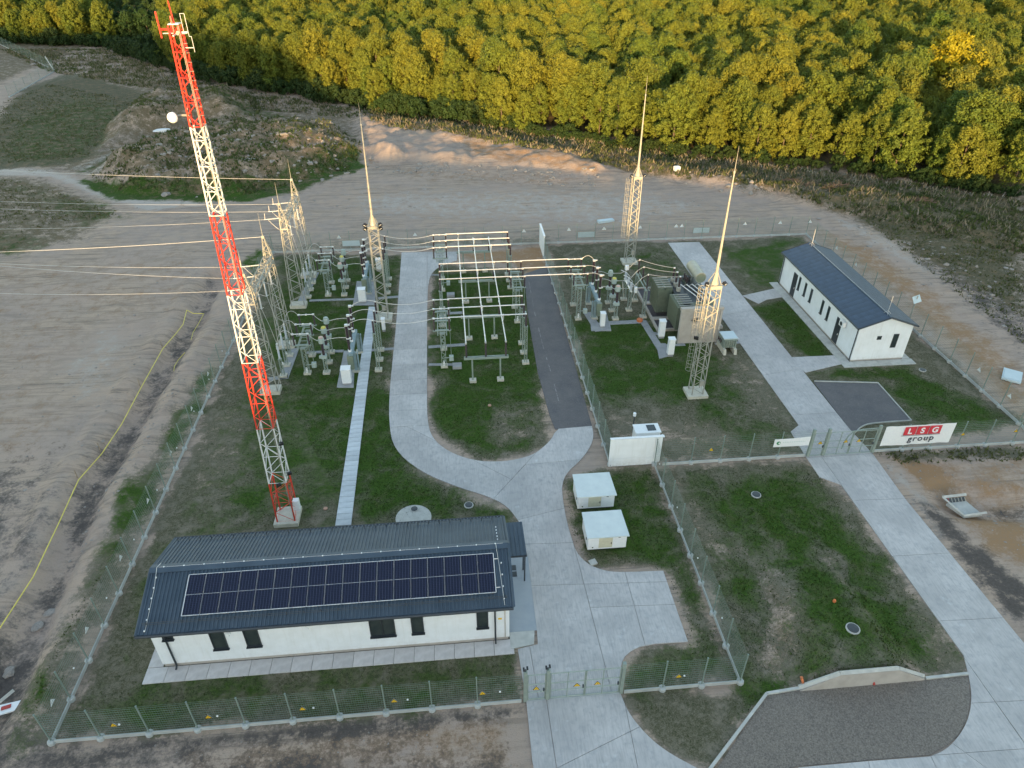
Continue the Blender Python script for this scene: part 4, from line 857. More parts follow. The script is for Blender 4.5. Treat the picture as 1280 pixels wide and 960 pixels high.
MB().tube((lx, 0, zt), (lx-.05, 0, zt+1.0), .035, 6).tube((lx-.05, 0, zt+1.0), (lx-.1, 0, zt+2.6), .018, 5, r2=.006).build('lightning_rod', 'red', T)
a_ = thing('antenna', 'red folded antenna on the left arm at the top of the tower', 'antenna', (TX+lx-.68, TY-.15, zt-.35))
MB().tube((-.02, 0, -.2), (-.02, 0, .95), .045, 7).bar((0, 0, .18), (.62, 0, .18), .07).bar((.62, 0, -.1), (.62, 0, .75), .07).build('dipole', 'red', a_); MB().box((.75, 0, -.03), (.12, .1, .1)).build('clamp', 'galv', a_)
a_ = thing('antenna', 'white looped antenna on the right side of the tower top', 'antenna', (TX+lx+.50, TY-.15, zt-.4))
MB().path([(-.1, 0, 0), (-.1, 0, .9), (.1, 0, .9), (.1, 0, -.1), (.2, 0, -.1), (.2, 0, -.8)], .013, 5).bar((-.4, 0, .1), (.1, 0, .1), .04).bar((-.3, 0, -.6), (.2, 0, -.6), .03).build('dipole', 'white_t', a_); MB().box((-.4, 0, .1), (.1, .1, .1)).build('clamp', 'galv', a_)
zd = 24.1
lo, hi = 15, 30
for _ in range(40):
    mid = (lo+hi)/2
    if P(TX-.8, TY-.3, mid)[1] > 146: lo = mid
    else: hi = mid
zd = lo
a_ = thing('dish_antenna', 'white drum dish on the left side of the tower', 'antenna', (TX+tl(zd)-.95, TY-.35, zd))
MB().lathe([(.05, 0), (.23, .02), (.26, .05), (.26, .2), (.2, .3), (.1, .33)], n=20).build('drum', 'white_p', a_, smooth=True).rotation_euler = (R(90), 0, R(-25))
MB().bar((0.08, .3, 0), (.62, .3, 0), .07).bar((.62, .3, -.35), (.62, .3, .35), .07).build('bracket', 'galv', a_)
a_ = thing('cabinet', 'small white box mounted on the right leg near the foot of the tower', 'cabinet', (TX+.86, TY-.1, .95)); MB().box((0, 0, .45), (.42, .4, .95)).build('body', 'cab', a_); MB().box((0, -.205, .45), (.36, .015, .85)).build('door', 'white_p', a_); MB().box((-.3, 0, .45), (.2, .1, .1)).build('bracket', 'galv', a_)
for k, (z, dx, dy, l) in enumerate(((7.0, .75, .0, 'black floodlight on the right side of the tower above the white cabinet'), (4.2, .8, .1, 'black floodlight low on the right side of the tower'), (3.9, .15, -.75, 'small black fitting on the front of the tower near its foot'))):
    a_ = thing('floodlight', l, 'floodlight', (TX+dx, TY+dy, z)); MB().box((0, 0, .05), (.30, .16, .24), .5, .3).build('housing', 'black', a_); MB().bar((-.3 if dx > .2 else 0, 0 if dx > .2 else .3, 0), (0, 0, 0), .04).build('bracket', 'galv', a_)

# ------------------------------------------------------------------ lightning masts
def lmast(x, y, label, ladder=-1, hl=11.0, ht=22.9, lights=2):
    t = thing('lightning_mast', label, 'mast', (x, y, 0), 'lightning masts')
    MB().span(-.95, .95, -.85, .85, 0, .3).build('foundation', 'footing', t)
    lg = MB(); lattice(lg, 0, 0, .3, hl, 1.05, .92, 15, .085, .045); lg.build('lattice_shaft', 'galv', t)
    m = MB().box((0, 0, hl+.1), (1.0, 1.0, .3)).lathe([(.34, hl+.25), (.27, hl+.5), (.17, hl+1.0), (.14, hl+1.3)], n=10)
    for k in range(4):
        a = math.pi/4+k*math.pi/2; m.bar((.6*math.cos(a), .6*math.sin(a), hl+.3), (.1*math.cos(a), .1*math.sin(a), hl+1.35), .05)
    m.build('mast_head', 'galv', t)
    MB().tube((0, 0, hl+1.2), (0, 0, hl+5.5), .13, 8, r2=.085).tube((0, 0, hl+5.5), (0, 0, ht-2), .085, 8, r2=.05).tube((0, 0, ht-2.05), (0, 0, ht-1.9), .08, 8).tube((0, 0, ht-1.9), (0, 0, ht), .03, 6, r2=.01).build('spire', 'galv', t)
    if ladder:
        m = MB(); x0 = -.62*abs(ladder) if ladder < 0 else .62
        for s in (-.2, .2): m.bar((x0, s, 2.4 if ladder == -1 else 2.6), (x0, s, hl+.2), .035)
        z = 2.4
        while z < hl: m.bar((x0, -.2, z), (x0, .2, z), .022); z += .3
        lad = m.build('ladder', 'galv', t); m = MB(); z = 2.8
        while z < hl:
            pts = [(x0-.35+.35*math.cos(a)*1.0-.0, .34*math.sin(a), z) for a in np.linspace(math.pi*.32, math.pi*1.68, 8)]; m.path(pts, .022, 4); z += .75
        for a in (math.pi*.55, math.pi, math.pi*1.45): m.bar((x0-.35+.35*math.cos(a), .34*math.sin(a), 2.8), (x0-.35+.35*math.cos(a), .34*math.sin(a), hl), .025)
        m.build('safety_cage', 'galv', lad)
    MB().box((.2, -.58, 1.6), (.38, .16, .55)).build('junction_box', 'galv', t)
    for k in range(lights):
        s = (1, -1)[k % 2]; z = hl+(.35 if k < 2 else -.05); f = thing('floodlight', ('right', 'left', 'lower right', 'lower left')[k]+' black floodlight at the head of the '+label.split(' mast')[0]+' mast', 'floodlight', (x+s*.78, y-.25, z), 'floodlights on the lightning masts')
        MB().box((0, 0, 0), (.30, .34, .22), s*.6, .5).build('housing', 'black', f); MB().box((s*.02, -.18, -.02), (.2, .02, .16), s*.6, .5).build('lens', 'white_p', f); MB().bar((-s*.3, .1, -.1), (0, 0, -.1), .04).build('bracket', 'galv', f)
lmast(-7.75, 69.7, 'leftmost spired mast, between the left switchgear and the loop road', 0, 10.6, 22.7, 4)
lmast(22.55, 81.6, 'farthest spired mast, standing on the bare lawn near the back fence', -1, 10.9, 22.2, 2)
lmast(22.05, 52.35, 'nearest spired mast, standing on the grass before the transformer', -1, 11.1, 22.8, 2)
f = thing('floodlight', 'small black floodlight halfway up the nearest spired mast', 'floodlight', (21.1, 52.0, 6.3)); MB().box((0, 0, 0), (.4, .18, .3), -.5, .4).build('housing', 'black', f); MB().bar((0, 0, 0), (.6, .1, 0), .04).build('bracket', 'galv', f)

# ------------------------------------------------------------------ line gantries with their strings and wires
def gantry(x, ya, yb, label, xo=0.0):
    t = thing('line_gantry', label, 'gantry', (x, ya, 0), 'line gantries on the left'); D = yb-ya
    for y in (0, D):
        MB().span(-.95, .85, y-.62, y+.55, 0, .4).build('foundation', 'footing', t)
        m = MB(); lattice(m, 0, y, .4, 10.4, 1.45 if y == 0 else 1.3, .62, 15, .075, .04); o = m.build('lattice_tower', 'galv', t)
        m = MB(); lattice(m, -.0, y, 10.4, 12.1, .62, .12, 4, .06, .035, lean=(-.12, 0)); m.box((-.1, y, 12.0), (.25, .25, .2)); m.build('peak', 'galv', o)
        MB().tube((-.12, y, 12.0), (-.12, y, 14.3), .03, 6, r2=.008).build('spike', 'galv', o)
        MB().box((0, y, 9.35), (.74, .74, .16)).build('collar', 'galv', o)
    m = MB(); z0, z1 = 9.55, 10.2; hw = .32; n = max(8, round(D/.7))
    for sx_ in (-hw, hw):
        for z in (z0, z1): m.bar((sx_, .3, z), (sx_, D-.3, z), .07)
    for k in range(n):
        a, b = .3+(D-.6)*k/n, .3+(D-.6)*(k+1)/n
        for sx_ in (-hw, hw): m.bar((sx_, a, z0 if k % 2 else z1), (sx_, b, z1 if k % 2 else z0), .04)
        for z in (z0, z1): m.bar((-hw if k % 2 else hw, a, z), (hw if k % 2 else -hw, b, z), .04)
    m.build('truss_beam', 'galv', t)
    # phases: tension string to the left, post string hanging below
    for i, f_ in enumerate((.2, .5, .8)):
        y = ya+D*f_; tag_ = ORD3[i]+' one on the '+('near' if ya < 60 else 'far')+' gantry'
        s = thing('tension_insulator', 'pale horizontal insulator string holding a line wire, '+tag_, 'insulator', (x-.4, y, 9.9), 'tension strings of the gantries')
        MB().lathe(insul_prof(1.5, .07, 14), n=8).build('rod', 'grey_ins', s).rotation_euler = (0, R(-94), 0)
        MB().tube((-1.5, 0, -.1), (-1.95, 0, -.13), .03, 5).tube((0, 0, 0), (.12, 0, 0), .05, 5).build('clamp', 'alu', s); MB().bar((-1.85, 0, -.1), (-1.8, 0, .55), .03).build('arcing_horn', 'alu', s)
        s = thing('suspension_insulator', 'pale insulator hanging below the truss, '+tag_, 'insulator', (x+.25, y, 9.5), 'hanging strings of the gantries')
        MB().lathe(insul_prof(1.55, .085, 14), n=8).build('rod', 'grey_ins', s).location = (0, 0, -1.65); MB().tube((0, 0, -.12), (0, 0, .05), .03, 5).build('shackle', 'alu', s); MB().bar((0, 0, -1.62), (.22, 0, -1.5), .03).build('arcing_horn', 'alu', s)
    return t
gantry(-17.45, 73.5, 81.35, 'far lattice gantry at the left, its truss lit above two spiked towers'); gantry(-17.4, 56.45, 64.7, 'near lattice gantry at the left behind the red and white tower')
def sag(p, q, s, n=14):
    p, q = Vector(p), Vector(q); return [p.lerp(q, k/n)-Vector((0, 0, s*4*(k/n)*(1-k/n))) for k in range(n+1)]
def wire(name, label, pts, r, mat='wire', group=None, cat='cable'):
    c = Vector(pts[0]); o = MB().path([Vector(p)-c for p in pts], r, 5).build(name, mat, None, tuple(c)); o['label'] = label; o['category'] = cat
    if group: o['group'] = group
    return o
def away(p, u0, v0, dist=60):                  # far end of a line wire leaving to the left
    x, y = G(u0, v0, p[2]+.3); return tuple(p[k]+(c-p[k])*1.6 for k, c in enumerate((x, y, p[2]+.3)))
XW = -17.4-.4-1.95
for i, (ya, D, vs_) in enumerate(((73.5, 7.85, (281, 256, 247)), (56.45, 8.25, (361, 327, 324)))):
    for k, f_ in enumerate((.2, .5, .8)):
        p = (XW, ya+D*f_, 9.77)
        wire('line_wire', f'pale overhead line wire from the {("far", "near")[i]} gantry leaving the left edge, {ORD3[k]} of its three', sag(p, away(p, 0, vs_[k]), .5, 16), .013, group='overhead line wires')
p = (-17.6, 81.4, 12.0); wire('earth_wire', 'thin earth wire from the far gantry peak crossing the dirt mound', sag(p, away(p, 0, 209), .4, 16), .018)
p = (-17.6, 64.7, 12.0); wire('earth_wire', 'thin earth wire from the near gantry peak sloping up to the left edge', sag(p, away(p, 0, 310), .4, 16), .018)

# ------------------------------------------------------------------ switchgear builders
PHB = (59.15, 61.05, 62.95); PHM = (67.45, 69.35, 71.25); PHA = (75.8, 77.7, 79.55)
LP = {}
def lpost(parent, x, y, h, w_=.26, name='lattice_post'):
    k = (round(h, 2), w_)
    if k not in LP:
        m = MB(); lattice(m, 0, 0, .22, h, w_, w_*.92, max(4, round(h/.36)), .045, .026); m.box((0, 0, h), (w_+.08, w_+.08, .05)); LP[k] = m.mesh('lattice_post', 'galv_green')
    if 'f' not in LP: LP['f'] = MB().span(-.34, .34, -.3, .3, 0, .22).mesh('footing', 'footing')
    link('footing', LP['f'], parent, (x, y, 0)); return link(name, LP[k], parent, (x, y, 0))
def post_insulator(x, y, zb, zt_, label, group):
    t = thing('post_insulator', label, 'insulator', (x, y, 0), group); lpost(t, 0, 0, zb)
    insulator(t, 0, 0, zb+.03, zt_, .12); MB().tube((0, 0, zt_), (0, 0, zt_+.1), .07, 8).build('cap', 'alu', t); return t
def disconnector(x0, x1, phs, zb, zt_, label, rod=True):
    xm = (x0+x1)/2; y0 = phs[0]; D = phs[2]-phs[0]; t = thing('disconnector', label, 'disconnector', (xm, y0, 0), 'three pole disconnectors'); hw = (x1-x0)/2
    for y in (.1, D-.4): lpost(t, 0, y, zb-.35, .42)
    m = MB()
    for s in (-.42, .42):
        for z in (zb-.32, zb-.04): m.bar((s, -.35, z), (s, D+.35, z), .07)
        n = 9
        for k in range(n): a, b = -.35+(D+.7)*k/n, -.35+(D+.7)*(k+1)/n; m.bar((s, a, zb-.32 if k % 2 else zb-.04), (s, b, zb-.04 if k % 2 else zb-.32), .03)
    for k in range(8): a = -.35+(D+.7)*k/7; m.bar((-.42, a, zb-.04), (.42, a, zb-.04), .05)
    m.build('support_table', 'galv_green', t)
    for i in range(3):
        y = phs[i]-y0; MB().box((0, y, zb+.03), (2*hw+.3, .2, .1)).build('pole_base', 'galv_green', t)
        for s in (-hw, hw): insulator(t, s, y, zb+.08, zt_-.04, .1)
        m = MB().tube((-hw-.1, y, zt_), (hw+.1, y, zt_), .045, 8)
        for s in (-hw, hw): m.box((s, y, zt_), (.2, .16, .12))
        m.box((0, y, zt_), (.16, .12, .12)); m.build('contact_arm', 'alu', t)
    if rod:
        MB().tube((.75, .2, 1.0), (.75, .2, zb-.1), .025, 6).bar((.42, .2, zb-.15), (.8, .2, zb-.15), .05).build('operating_rod', 'galv_green', t)
        MB().box((.75, .15, .95), (.42, .36, .5)).bar((0, .1, 1.0), (.75, .15, 1.0), .06).build('drive_box', 'head', t)
    MB().box((0, 0.0, .45), (.16, .14, .55)).build('earth_box', 'white_p', t); return t
def current_transformer(x, y, label, cap, group):
    t = thing('current_transformer', label, 'transformer', (x, y, 0), group); lpost(t, 0, 0, 1.75, .3)
    MB().box((0, 0, 1.95), (.52, .5, .34)).box((-.32, -.1, 1.95), (.2, .24, .24)).build('base_tank', 'head', t); insulator(t, 0, 0, 2.1, 3.4, .15)
    MB().lathe([(.15, 3.38), (.28, 3.46), (.28, 3.9), (.24, 3.98)], n=12).tube((-.42, 0, 3.72), (.42, 0, 3.72), .05, 6).build('head_tank', 'head', t)
    MB().lathe([(.22, 3.98), (.22, 4.08), (.14, 4.13)], n=12).build('expansion_cap', cap, t); return t
def breaker(x, phs, label, s=1):
    y0 = phs[0]; D = phs[2]-phs[0]; t = thing('circuit_breaker', label, 'circuit breaker', (x, y0, 0), 'three pole circuit breakers')
    for i in range(3):
        y = phs[i]-y0; MB().tube((0, y, 2.35), (0, y, 2.55), .17, 10).build('pole_foot', 'white_p', t); insulator(t, 0, y, 2.55, 3.75, .13); MB().tube((-.14, y, 3.8), (.3, y, 3.8), .09, 8).box((0, y, 3.8), (.24, .24, .16)).build('terminal', 'alu', t)
        insulator(t, 0, y, 3.87, 5.15, .17); MB().tube((-.15, y, 5.24), (.35, y, 5.24), .07, 8).box((0, y, 5.22), (.28, .28, .16)).build('top_terminal', 'alu', t)
    MB().box((s*.12, D/2, 2.2), (.4, D+.9, .3)).build('base_beam', 'blue_steel', t)
    for y in (.15, D-.15):
        MB().box((s*.35, y, 1.15), (.3, .26, 2.0)).box((s*.65, y, 1.15), (.12, .3, 1.9)).build('column', 'blue_steel', t)
    MB().box((0, -.35, 1.35), (.55, .4, 1.5)).build('mechanism_box', 'olive_l', t)
    for y in (.15, D-.15): MB().span(s*.35-.35, s*.35+.35, y-.35, y+.35, 0, .16).build('footing', 'footing', t)
    return t
def cabinet(x, y, w_, d_, h, label, z0=.25):
    t = thing('cabinet', label, 'cabinet', (x, y, 0), 'white marshalling cabinets'); MB().box((0, 0, (h+z0)/2), (w_, d_, h-z0)).build('body', 'cab', t)
    MB().add([(-w_/2-.04, -d_/2-.06, h), (w_/2+.04, -d_/2-.06, h), (w_/2+.04, d_/2+.06, h+.05), (-w_/2-.04, d_/2+.06, h+.05), (-w_/2-.04, -d_/2-.06, h+.04), (w_/2+.04, -d_/2-.06, h+.04), (w_/2+.04, d_/2+.06, h+.1), (-w_/2-.04, d_/2+.06, h+.1)], [(3, 2, 1, 0), (4, 5, 6, 7), (0, 1, 5, 4), (1, 2, 6, 5), (2, 3, 7, 6), (3, 0, 4, 7)]).build('lid', 'white_p', t)
    MB().box((0, -d_/2-.008, (h+z0)/2), (w_-.08, .015, h-z0-.1)).build('door', 'cab', t); MB().box((0, 0, z0/2), (w_-.05, d_-.05, z0)).build('base', 'channel', t); return t
def arrester(x, y, label):
    t = thing('surge_arrester', label, 'arrester', (x, y, 0), 'surge arresters by the gantries'); lpost(t, 0, 0, 2.0, .26); MB().lathe(insul_prof(1.5, .11, 16), n=8).build('column', 'grey_ins', t).location = (0, 0, 2.05)
    MB().tube((0, 0, 3.55), (0, 0, 3.7), .09, 8).build('cap', 'alu', t); MB().box((.16, 0, 1.5), (.12, .16, .22)).build('counter_box', 'white_p', t); return t
for nm, ph in (('near', PHB), ('far', PHA)):
    grp = 'left bay '+nm
    disconnector(-15.2, -13.8, ph, 3.25, 4.5, f'three pole disconnector on a lattice table in the {nm} left bay', True)
    for i in range(3):
        y = ph[i]; o3 = ORD3[i]
        arrester(-16.75, y-.2, f'grey surge arrester on a lattice post before the {nm} gantry, {o3} of three')
        current_transformer(-12.65, y, f'{o3} current transformer in the {nm} left bay, with a '+('pinkish cap', 'yellow cap', 'grey cap')[i], ('pink', 'yellow', 'head')[i], 'current transformers in the left bays')
        post_insulator(-7.65, y, 4.25, 5.55, f'dark insulator on a lattice post left of the loop road, {o3} in {nm} row', 'tall post insulators')
    breaker(-10.15, ph, f'three pole circuit breaker with tall dark columns in the {nm} left bay')
    disconnector(-1.95, -.5, ph, 4.15, 5.5, f'tall disconnector at the left ends of the {nm} crossing tubes, right of the loop road')
cabinet(-10.45, 57.1, .85, .65, 1.75, 'white cabinet on the grey pad in front of the near left circuit breaker'); cabinet(-10.35, 73.8, .85, .6, 1.7, 'white cabinet on the grey pad in front of the far left circuit breaker'); cabinet(-9.0, 82.2, .6, .5, 1.5, 'small white cabinet by the far left switchgear close to the back fence')
cabinet(-7.55, 66.9, .35, .35, 1.5, 'slim white box beside the foundation of the leftmost spired mast')
for i in range(3):
    post_insulator(-1.3, PHM[i], 4.2, 5.5, f'dark insulator under the left end of the {ORD3[i]} middle row tube', 'post insulators of the middle row')
    post_insulator(6.85, PHB[i], 4.2, 5.5, f'dark insulator by the asphalt lane, {ORD3[i]} of the near row', 'post insulators along the asphalt lane')
    post_insulator(6.85, PHA[i], 4.2, 5.5, f'dark insulator by the asphalt lane, {ORD3[i]} of the far row', 'post insulators along the asphalt lane')
disconnector(6.15, 7.6, PHM, 4.2, 5.5, 'tall disconnector standing beside the asphalt lane in the middle row'); disconnector(12.85, 14.3, PHM, 4.15, 5.5, 'tall disconnector just right of the inner fence')
# rigid busbars
BX = (.95, 2.77, 4.65)
for k, y in enumerate((56.35, 64.35, 72.65, 80.7)):
    t = thing('busbar_support', 'T shaped two legged frame with three dark insulators under the busbars, '+('nearest', 'second from the front', 'third from the front', 'farthest')[k], 'frame', (2.8, y, 0), 'busbar support frames')
    for x in (-1.33, 1.32): MB().tube((x, 0, .2), (x, 0, 2.55), .085, 8).build('leg', 'galv_green', t); MB().span(x-.32, x+.32, -.28, .28, 0, .25).build('footing', 'footing', t)
    MB().box((0, -.12, 2.66), (4.2, .1, .2)).box((0, .12, 2.66), (4.2, .1, .2)).build('crossbeam', 'galv_green', t)
    for x in BX: insulator(t, x-2.8, 0, 2.78, 4.24, .11)
    m = MB()
    for x in BX: m.box((x-2.8, 0, 4.3), (.16, .2, .12))
    m.build('tube_clamps', 'alu', t)
for i, x in enumerate(BX): wire('busbar', f'long pale busbar tube running away from the viewer, {("left", "middle", "right")[i]} of three', [(x, 56.2, 4.42), (x, 80.95, 4.42)], .06, 'alu', 'long busbar tubes', 'busbar')
def crossbar(x0, x1, y, label, drop):
    t = thing('busbar', label, 'busbar', (x0, y, 5.55), 'crossing busbar tubes'); MB().tube((0, 0, 0), (x1-x0, 0, 0), .055, 8).build('tube', 'alu', t)
    m = MB()
    for xx in drop: m.path([(xx-x0, 0, 0), (xx-x0+.05, 0, -.3), (xx-x0-.02, .15, -.7), (xx-x0, .2, -1.1)], .03, 5).box((xx-x0, 0, 0), (.14, .14, .14))
    if drop: m.build('dropper', 'alu', t)
    return t
for nm, ph, a, b in (('near', PHB, -.5, 6.9), ('middle', PHM, -1.3, 6.15), ('far', PHA, -.5, 6.9)):
    for i in range(3): crossbar(a, b, ph[i], f'pale tube crossing over the long busbars, {ORD3[i]} tube of the {nm} row', [BX[2-i]] if nm != 'middle' else [BX[i]])
for i in range(3): crossbar(7.7, 12.8, PHM[i], f'pale tube bridging the asphalt lane and inner fence, {ORD3[i]} of three', [])
def arc(p, q, up, n=10):
    p, q = Vector(p), Vector(q); return [p.lerp(q, k/n)+Vector((0, 0, up*4*(k/n)*(1-k/n))) for k in range(n+1)]
G5 = 'flexible conductors between the switchgear'
for nm, ph in (('near left', PHB), ('far left', PHA)):
    for i in range(3):
        y = ph[i]; o3 = ORD3[i]
        wire('conductor', f'slack pale conductor spanning the loop road, {o3} in the {nm} bay', sag((-2.0, y, 5.5), (-7.65, y, 5.62), .42), .025, group=G5)
        wire('conductor', f'{o3} arched conductor from post insulator to breaker top, {nm} bay', arc((-7.65, y, 5.62), (-10.0, y, 5.25), .32), .025, group=G5)
        wire('conductor', f'{o3} conductor between breaker and current transformer, {nm} bay', arc((-10.2, y, 3.85), (-12.25, y, 3.72), .12), .025, group=G5)
        wire('conductor', f'{o3} conductor between current transformer and disconnector, {nm} bay', arc((-13.05, y, 3.72), (-13.8, y, 4.5), -.1), .025, group=G5)
        g0 = 73.5 if 'far' in nm else 56.45; D = 7.85 if 'far' in nm else 8.25; gy = g0+D*(.2, .5, .8)[i]
        wire('conductor', f'hanging jumper below the {nm[:4].strip()} gantry strings, {o3} of three', arc((-19.4, gy, 9.75), (-17.15, gy, 7.85), -.5)[:]+arc((-17.15, gy, 7.85), (-16.75, y-.2, 3.75), -.1, 8)[1:]+arc((-16.75, y-.2, 3.75), (-15.3, y, 4.5), .6, 8)[1:], .022, group=G5) if False else wire('conductor', f'hanging jumper under the {"far" if "far" in nm else "near"} gantry, {o3} of three', arc((-19.4, gy, 9.75), (-17.15, gy, 7.85), -.35)+[Vector((-16.9, (gy+y)/2, 5.6))]+arc((-16.75, y-.2, 3.8), (-15.3, y, 4.55), .8, 8), .022, group=G5)
# right bay
breaker(15.75, PHM, 'three pole circuit breaker with blue columns right of the inner fence', -1)
for i in range(3):
    y = PHM[i]; o3 = ORD3[i]
    current_transformer(17.65, y-.3, f'{o3} current transformer in the right bay, with a '+('pinkish cap', 'yellow cap', 'grey cap')[i], ('pink', 'yellow', 'head')[i], 'current transformers in the right bay')
    wire('conductor', f'arched conductor from the fence side disconnector down to the breaker, {o3} of three', arc((14.4, y, 5.52), (15.75, y, 5.25), .45 if i == 2 else .12), .025, group=G5)
    wire('conductor', f'conductor from the right bay breaker to its current transformer, {o3} of three', arc((15.9, y, 3.85), (17.25, y-.3, 3.72), .15), .025, group=G5)
    wire('conductor', f'conductor rising from the right bay transformer to the post insulators, {o3} of three', [(18.05, y-.3, 3.72), (18.8, y-.3, 3.7), (19.5, y-.2, 3.95), (20.2, y-.1, 4.75), (20.9, y, 5.12)], .025, group=G5)
    wire('conductor', f'conductor from the post insulators to the transformer bushing, {o3} of three', sag((20.9, y, 5.12), (24.25, 66.9+i*1.1, 4.95), .12), .025, group=G5)
t = thing('insulator_stand', 'lattice stand with three dark post insulators beside the oil pit', 'stand', (20.9, 67.3, 0))
for y in (0, 3.9): lpost(t, -.1, y, 3.3, .3)
m = MB()
for s in (-.18, .18): m.bar((s, -.3, 3.42), (s, 4.2, 3.42), .09)
m.build('beam', 'galv_green', t)
for i in range(3): insulator(t, 0, PHM[i]-67.3, 3.5, 5.0, .11); MB().tube((0, PHM[i]-67.3, 5.0), (0, PHM[i]-67.3, 5.15), .07, 8).build('cap', 'alu', t)
t = thing('earthing_switch', 'silvery earthing switch with a white box on a lattice foot left of the oil pit', 'switch', (19.6, 69.0, 0))
lpost(t, 0, 0, 2.4, .34); lpost(t, 0, 2.6, 2.4, .34); m = MB()
m.bar((0, -.4, 2.5), (0, 3.0, 2.5), .14); m.build('beam', 'alu', t)
for y in (0, 1.3, 2.6): MB().lathe(insul_prof(.9, .16, 8), n=8).build('post', 'grey_ins', t).location = (0, y, 2.55); MB().bar((0, y, 3.45), (-.6, y, 3.75), .07).bar((0, y, 3.45), (.5, y, 2.9), .06).build('arm', 'alu', t)
MB().box((.1, 2.9, 3.9), (.4, .35, .5)).build('box', 'white_p', t); MB().box((.45, -.3, 2.7), (.3, .3, .65)).build('box', 'white_p', t)
m = MB().bar((0, 0, .3), (.5, -.1, 2.4), .06).bar((0, 2.6, .3), (-.4, 2.4, 2.4), .06); m.build('brace', 'alu', t)
cabinet(15.85, 65.5, .5, .45, 1.75, 'white cabinet on the grey pad before the right bay breaker'); cabinet(21.6, 62.8, .62, .5, 2.0, 'white cabinet at the near corner of the oil pit'); cabinet(21.55, 59.2, .62, .5, 1.95, 'white cabinet standing nearest, left of the transformer wall')
MB().tube((20.2, 66.4, .0), (20.2, 66.4, .3), .32, 12).build('cover', 'orange', None, label='round orange brown cover on the grass left of the oil pit', category='cover')
# transformer in its pit
pit = thing('oil_pit', 'rectangular concrete oil pit with dark crushed stone and crossing beams', 'pit', (25.2, 68.6, 0))
x0, x1, y0, y1 = -3.7, 3.5, -4.6, 5.4
rim = MB().span(x0, x0+.2, y0, y1, 0, .3).span(x1-.2, x1, y0, y1, 0, .3).span(x0+.2, x1-.2, y0, y0+.2, 0, .3).span(x0+.2, x1-.2, y1-.2, y1, 0, .3).build('rim', 'warm', pit)
MB().span(x0+.2, x1-.2, y0+.2, y1-.2, 0, .12).build('stone_bed', 'gravel_d', pit)
for y in (-2.3, 1.3): MB().span(x0+.2, x1-.2, y, y+.55, .12, .26).build('beam', 'warm', pit); MB().span(x0+.3, x1-.3, y+.55, y+.85, .12, .2).build('rail', 'dkgrey', pit)
tr = thing('power_transformer', 'olive grey power transformer with ribbed radiators and dark bushings in the pit', 'transformer', (25.2, 67.0, 0))
MB().span(-1.35, 1.9, -3.0, 2.9, .55, 3.15).build('tank', 'olive', tr); MB().span(-1.5, 2.05, -3.1, 3.0, 3.15, 3.28).build('cover', 'dkgrey', tr)
m = MB()
for k in range(8): m.span(-1.42, -1.34, -2.8+k*.78, -2.7+k*.78, .6, 3.1)
m.build('stiffener', 'olive', tr)
def radiator(x, y, w_, d_, z0, z1, n):
    o = MB().span(x, x+w_, y, y+.08, z0, z1).span(x, x+w_, y+d_-.08, y+d_, z0, z1).build('radiator', 'olive', tr)
    fm_ = MB().span(0, w_, -.025, .025, z0, z1).mesh('fin', 'olive_l')
    for k in range(n): link('fin', fm_, o, (x, y+.1+(d_-.2)*k/(n-1), 0))
    m = MB()
    for zz in (z0+.15, z1-.1): m.tube((x+w_*.5, y, zz), (x+w_*.5, y+d_, zz), .09, 8)
    m.build('header_pipe', 'galv_green', o); return o
radiator(-3.15, .0, 1.6, 2.7, .7, 3.6, 14); radiator(-2.25, -4.3, .85, 3.1, .9, 3.5, 16)
m = MB()
for k in range(5): m.box((-2.35, .25+k*.55, 3.66), (1.6, .12, .06))
for k in range(6): m.box((-1.2, -4.0+k*.5, 3.56), (1.6, .1, .06))
m.build('radiator_top_pipe', 'galv', tr)
radiator(-.6, -4.4, 2.4, 1.2, .9, 3.5, 8)
for k in range(4):
    m = MB().path([(-.75+k*.62, .6, 3.5), (-.65+k*.62, .2, 3.85), (.1+k*.55, -2.8, 3.95), (.25+k*.55, -3.4, 3.7)], .055, 6); m.build('oil_pipe', 'alu', tr)
for i in range(3):
    y = -.1+i*1.1; MB().lathe([(.26, 3.28), (.26, 3.7), (.2, 3.78)], n=12).build('turret', 'galv', tr).location = (-.95, y, 0); insulator(tr, -.95, y, 3.78, 4.9, .13); MB().box((-.95, y, 4.96), (.18, .14, .12)).build('terminal', 'alu', tr)
for i in range(3): MB().lathe([(.16, 3.28), (.16, 3.5)], n=10).build('turret', 'olive', tr).location = (.3, 1.1+i*.5, 0); insulator(tr, .3, 1.1+i*.5, 3.5, 4.3, .1)
cv = MB().tube((1.6, .6, 4.35), (1.6, 3.9, 4.35), .6, 24).build('conservator', 'beige_grey', tr); MB().tube((1.6, .58, 4.35), (1.6, .55, 4.35), .5, 20).build('end_plate', 'olive_l', cv); m = MB()
for y in (1.0, 2.9): m.bar((1.6, y, 3.2), (1.6, y, 4.0), .12)
m.build('support', 'galv_green', cv)
MB().box((.9, -.6, 3.5), (1.2, .8, .4)).build('relay_box', 'dkgrey', tr); MB().box((.6, 2.4, 3.5), (.9, .5, .45)).build('tap_changer', 'dkgrey', tr)
fw = thing('fire_wall', 'warm grey concrete wall with recessed panels in front of the transformer', 'wall', (25.1, 61.55, 0))
for i in range(3):
    a = -2.03+i*1.353; MB().span(a+.1, a+1.25, -.1, .12, .12, 3.72).build('panel', 'warm', fw)
m = MB()
for i in range(4): m.span(-2.03+i*1.353-.11, -2.03+i*1.353+.11, -.2, .2, 0, 3.75)
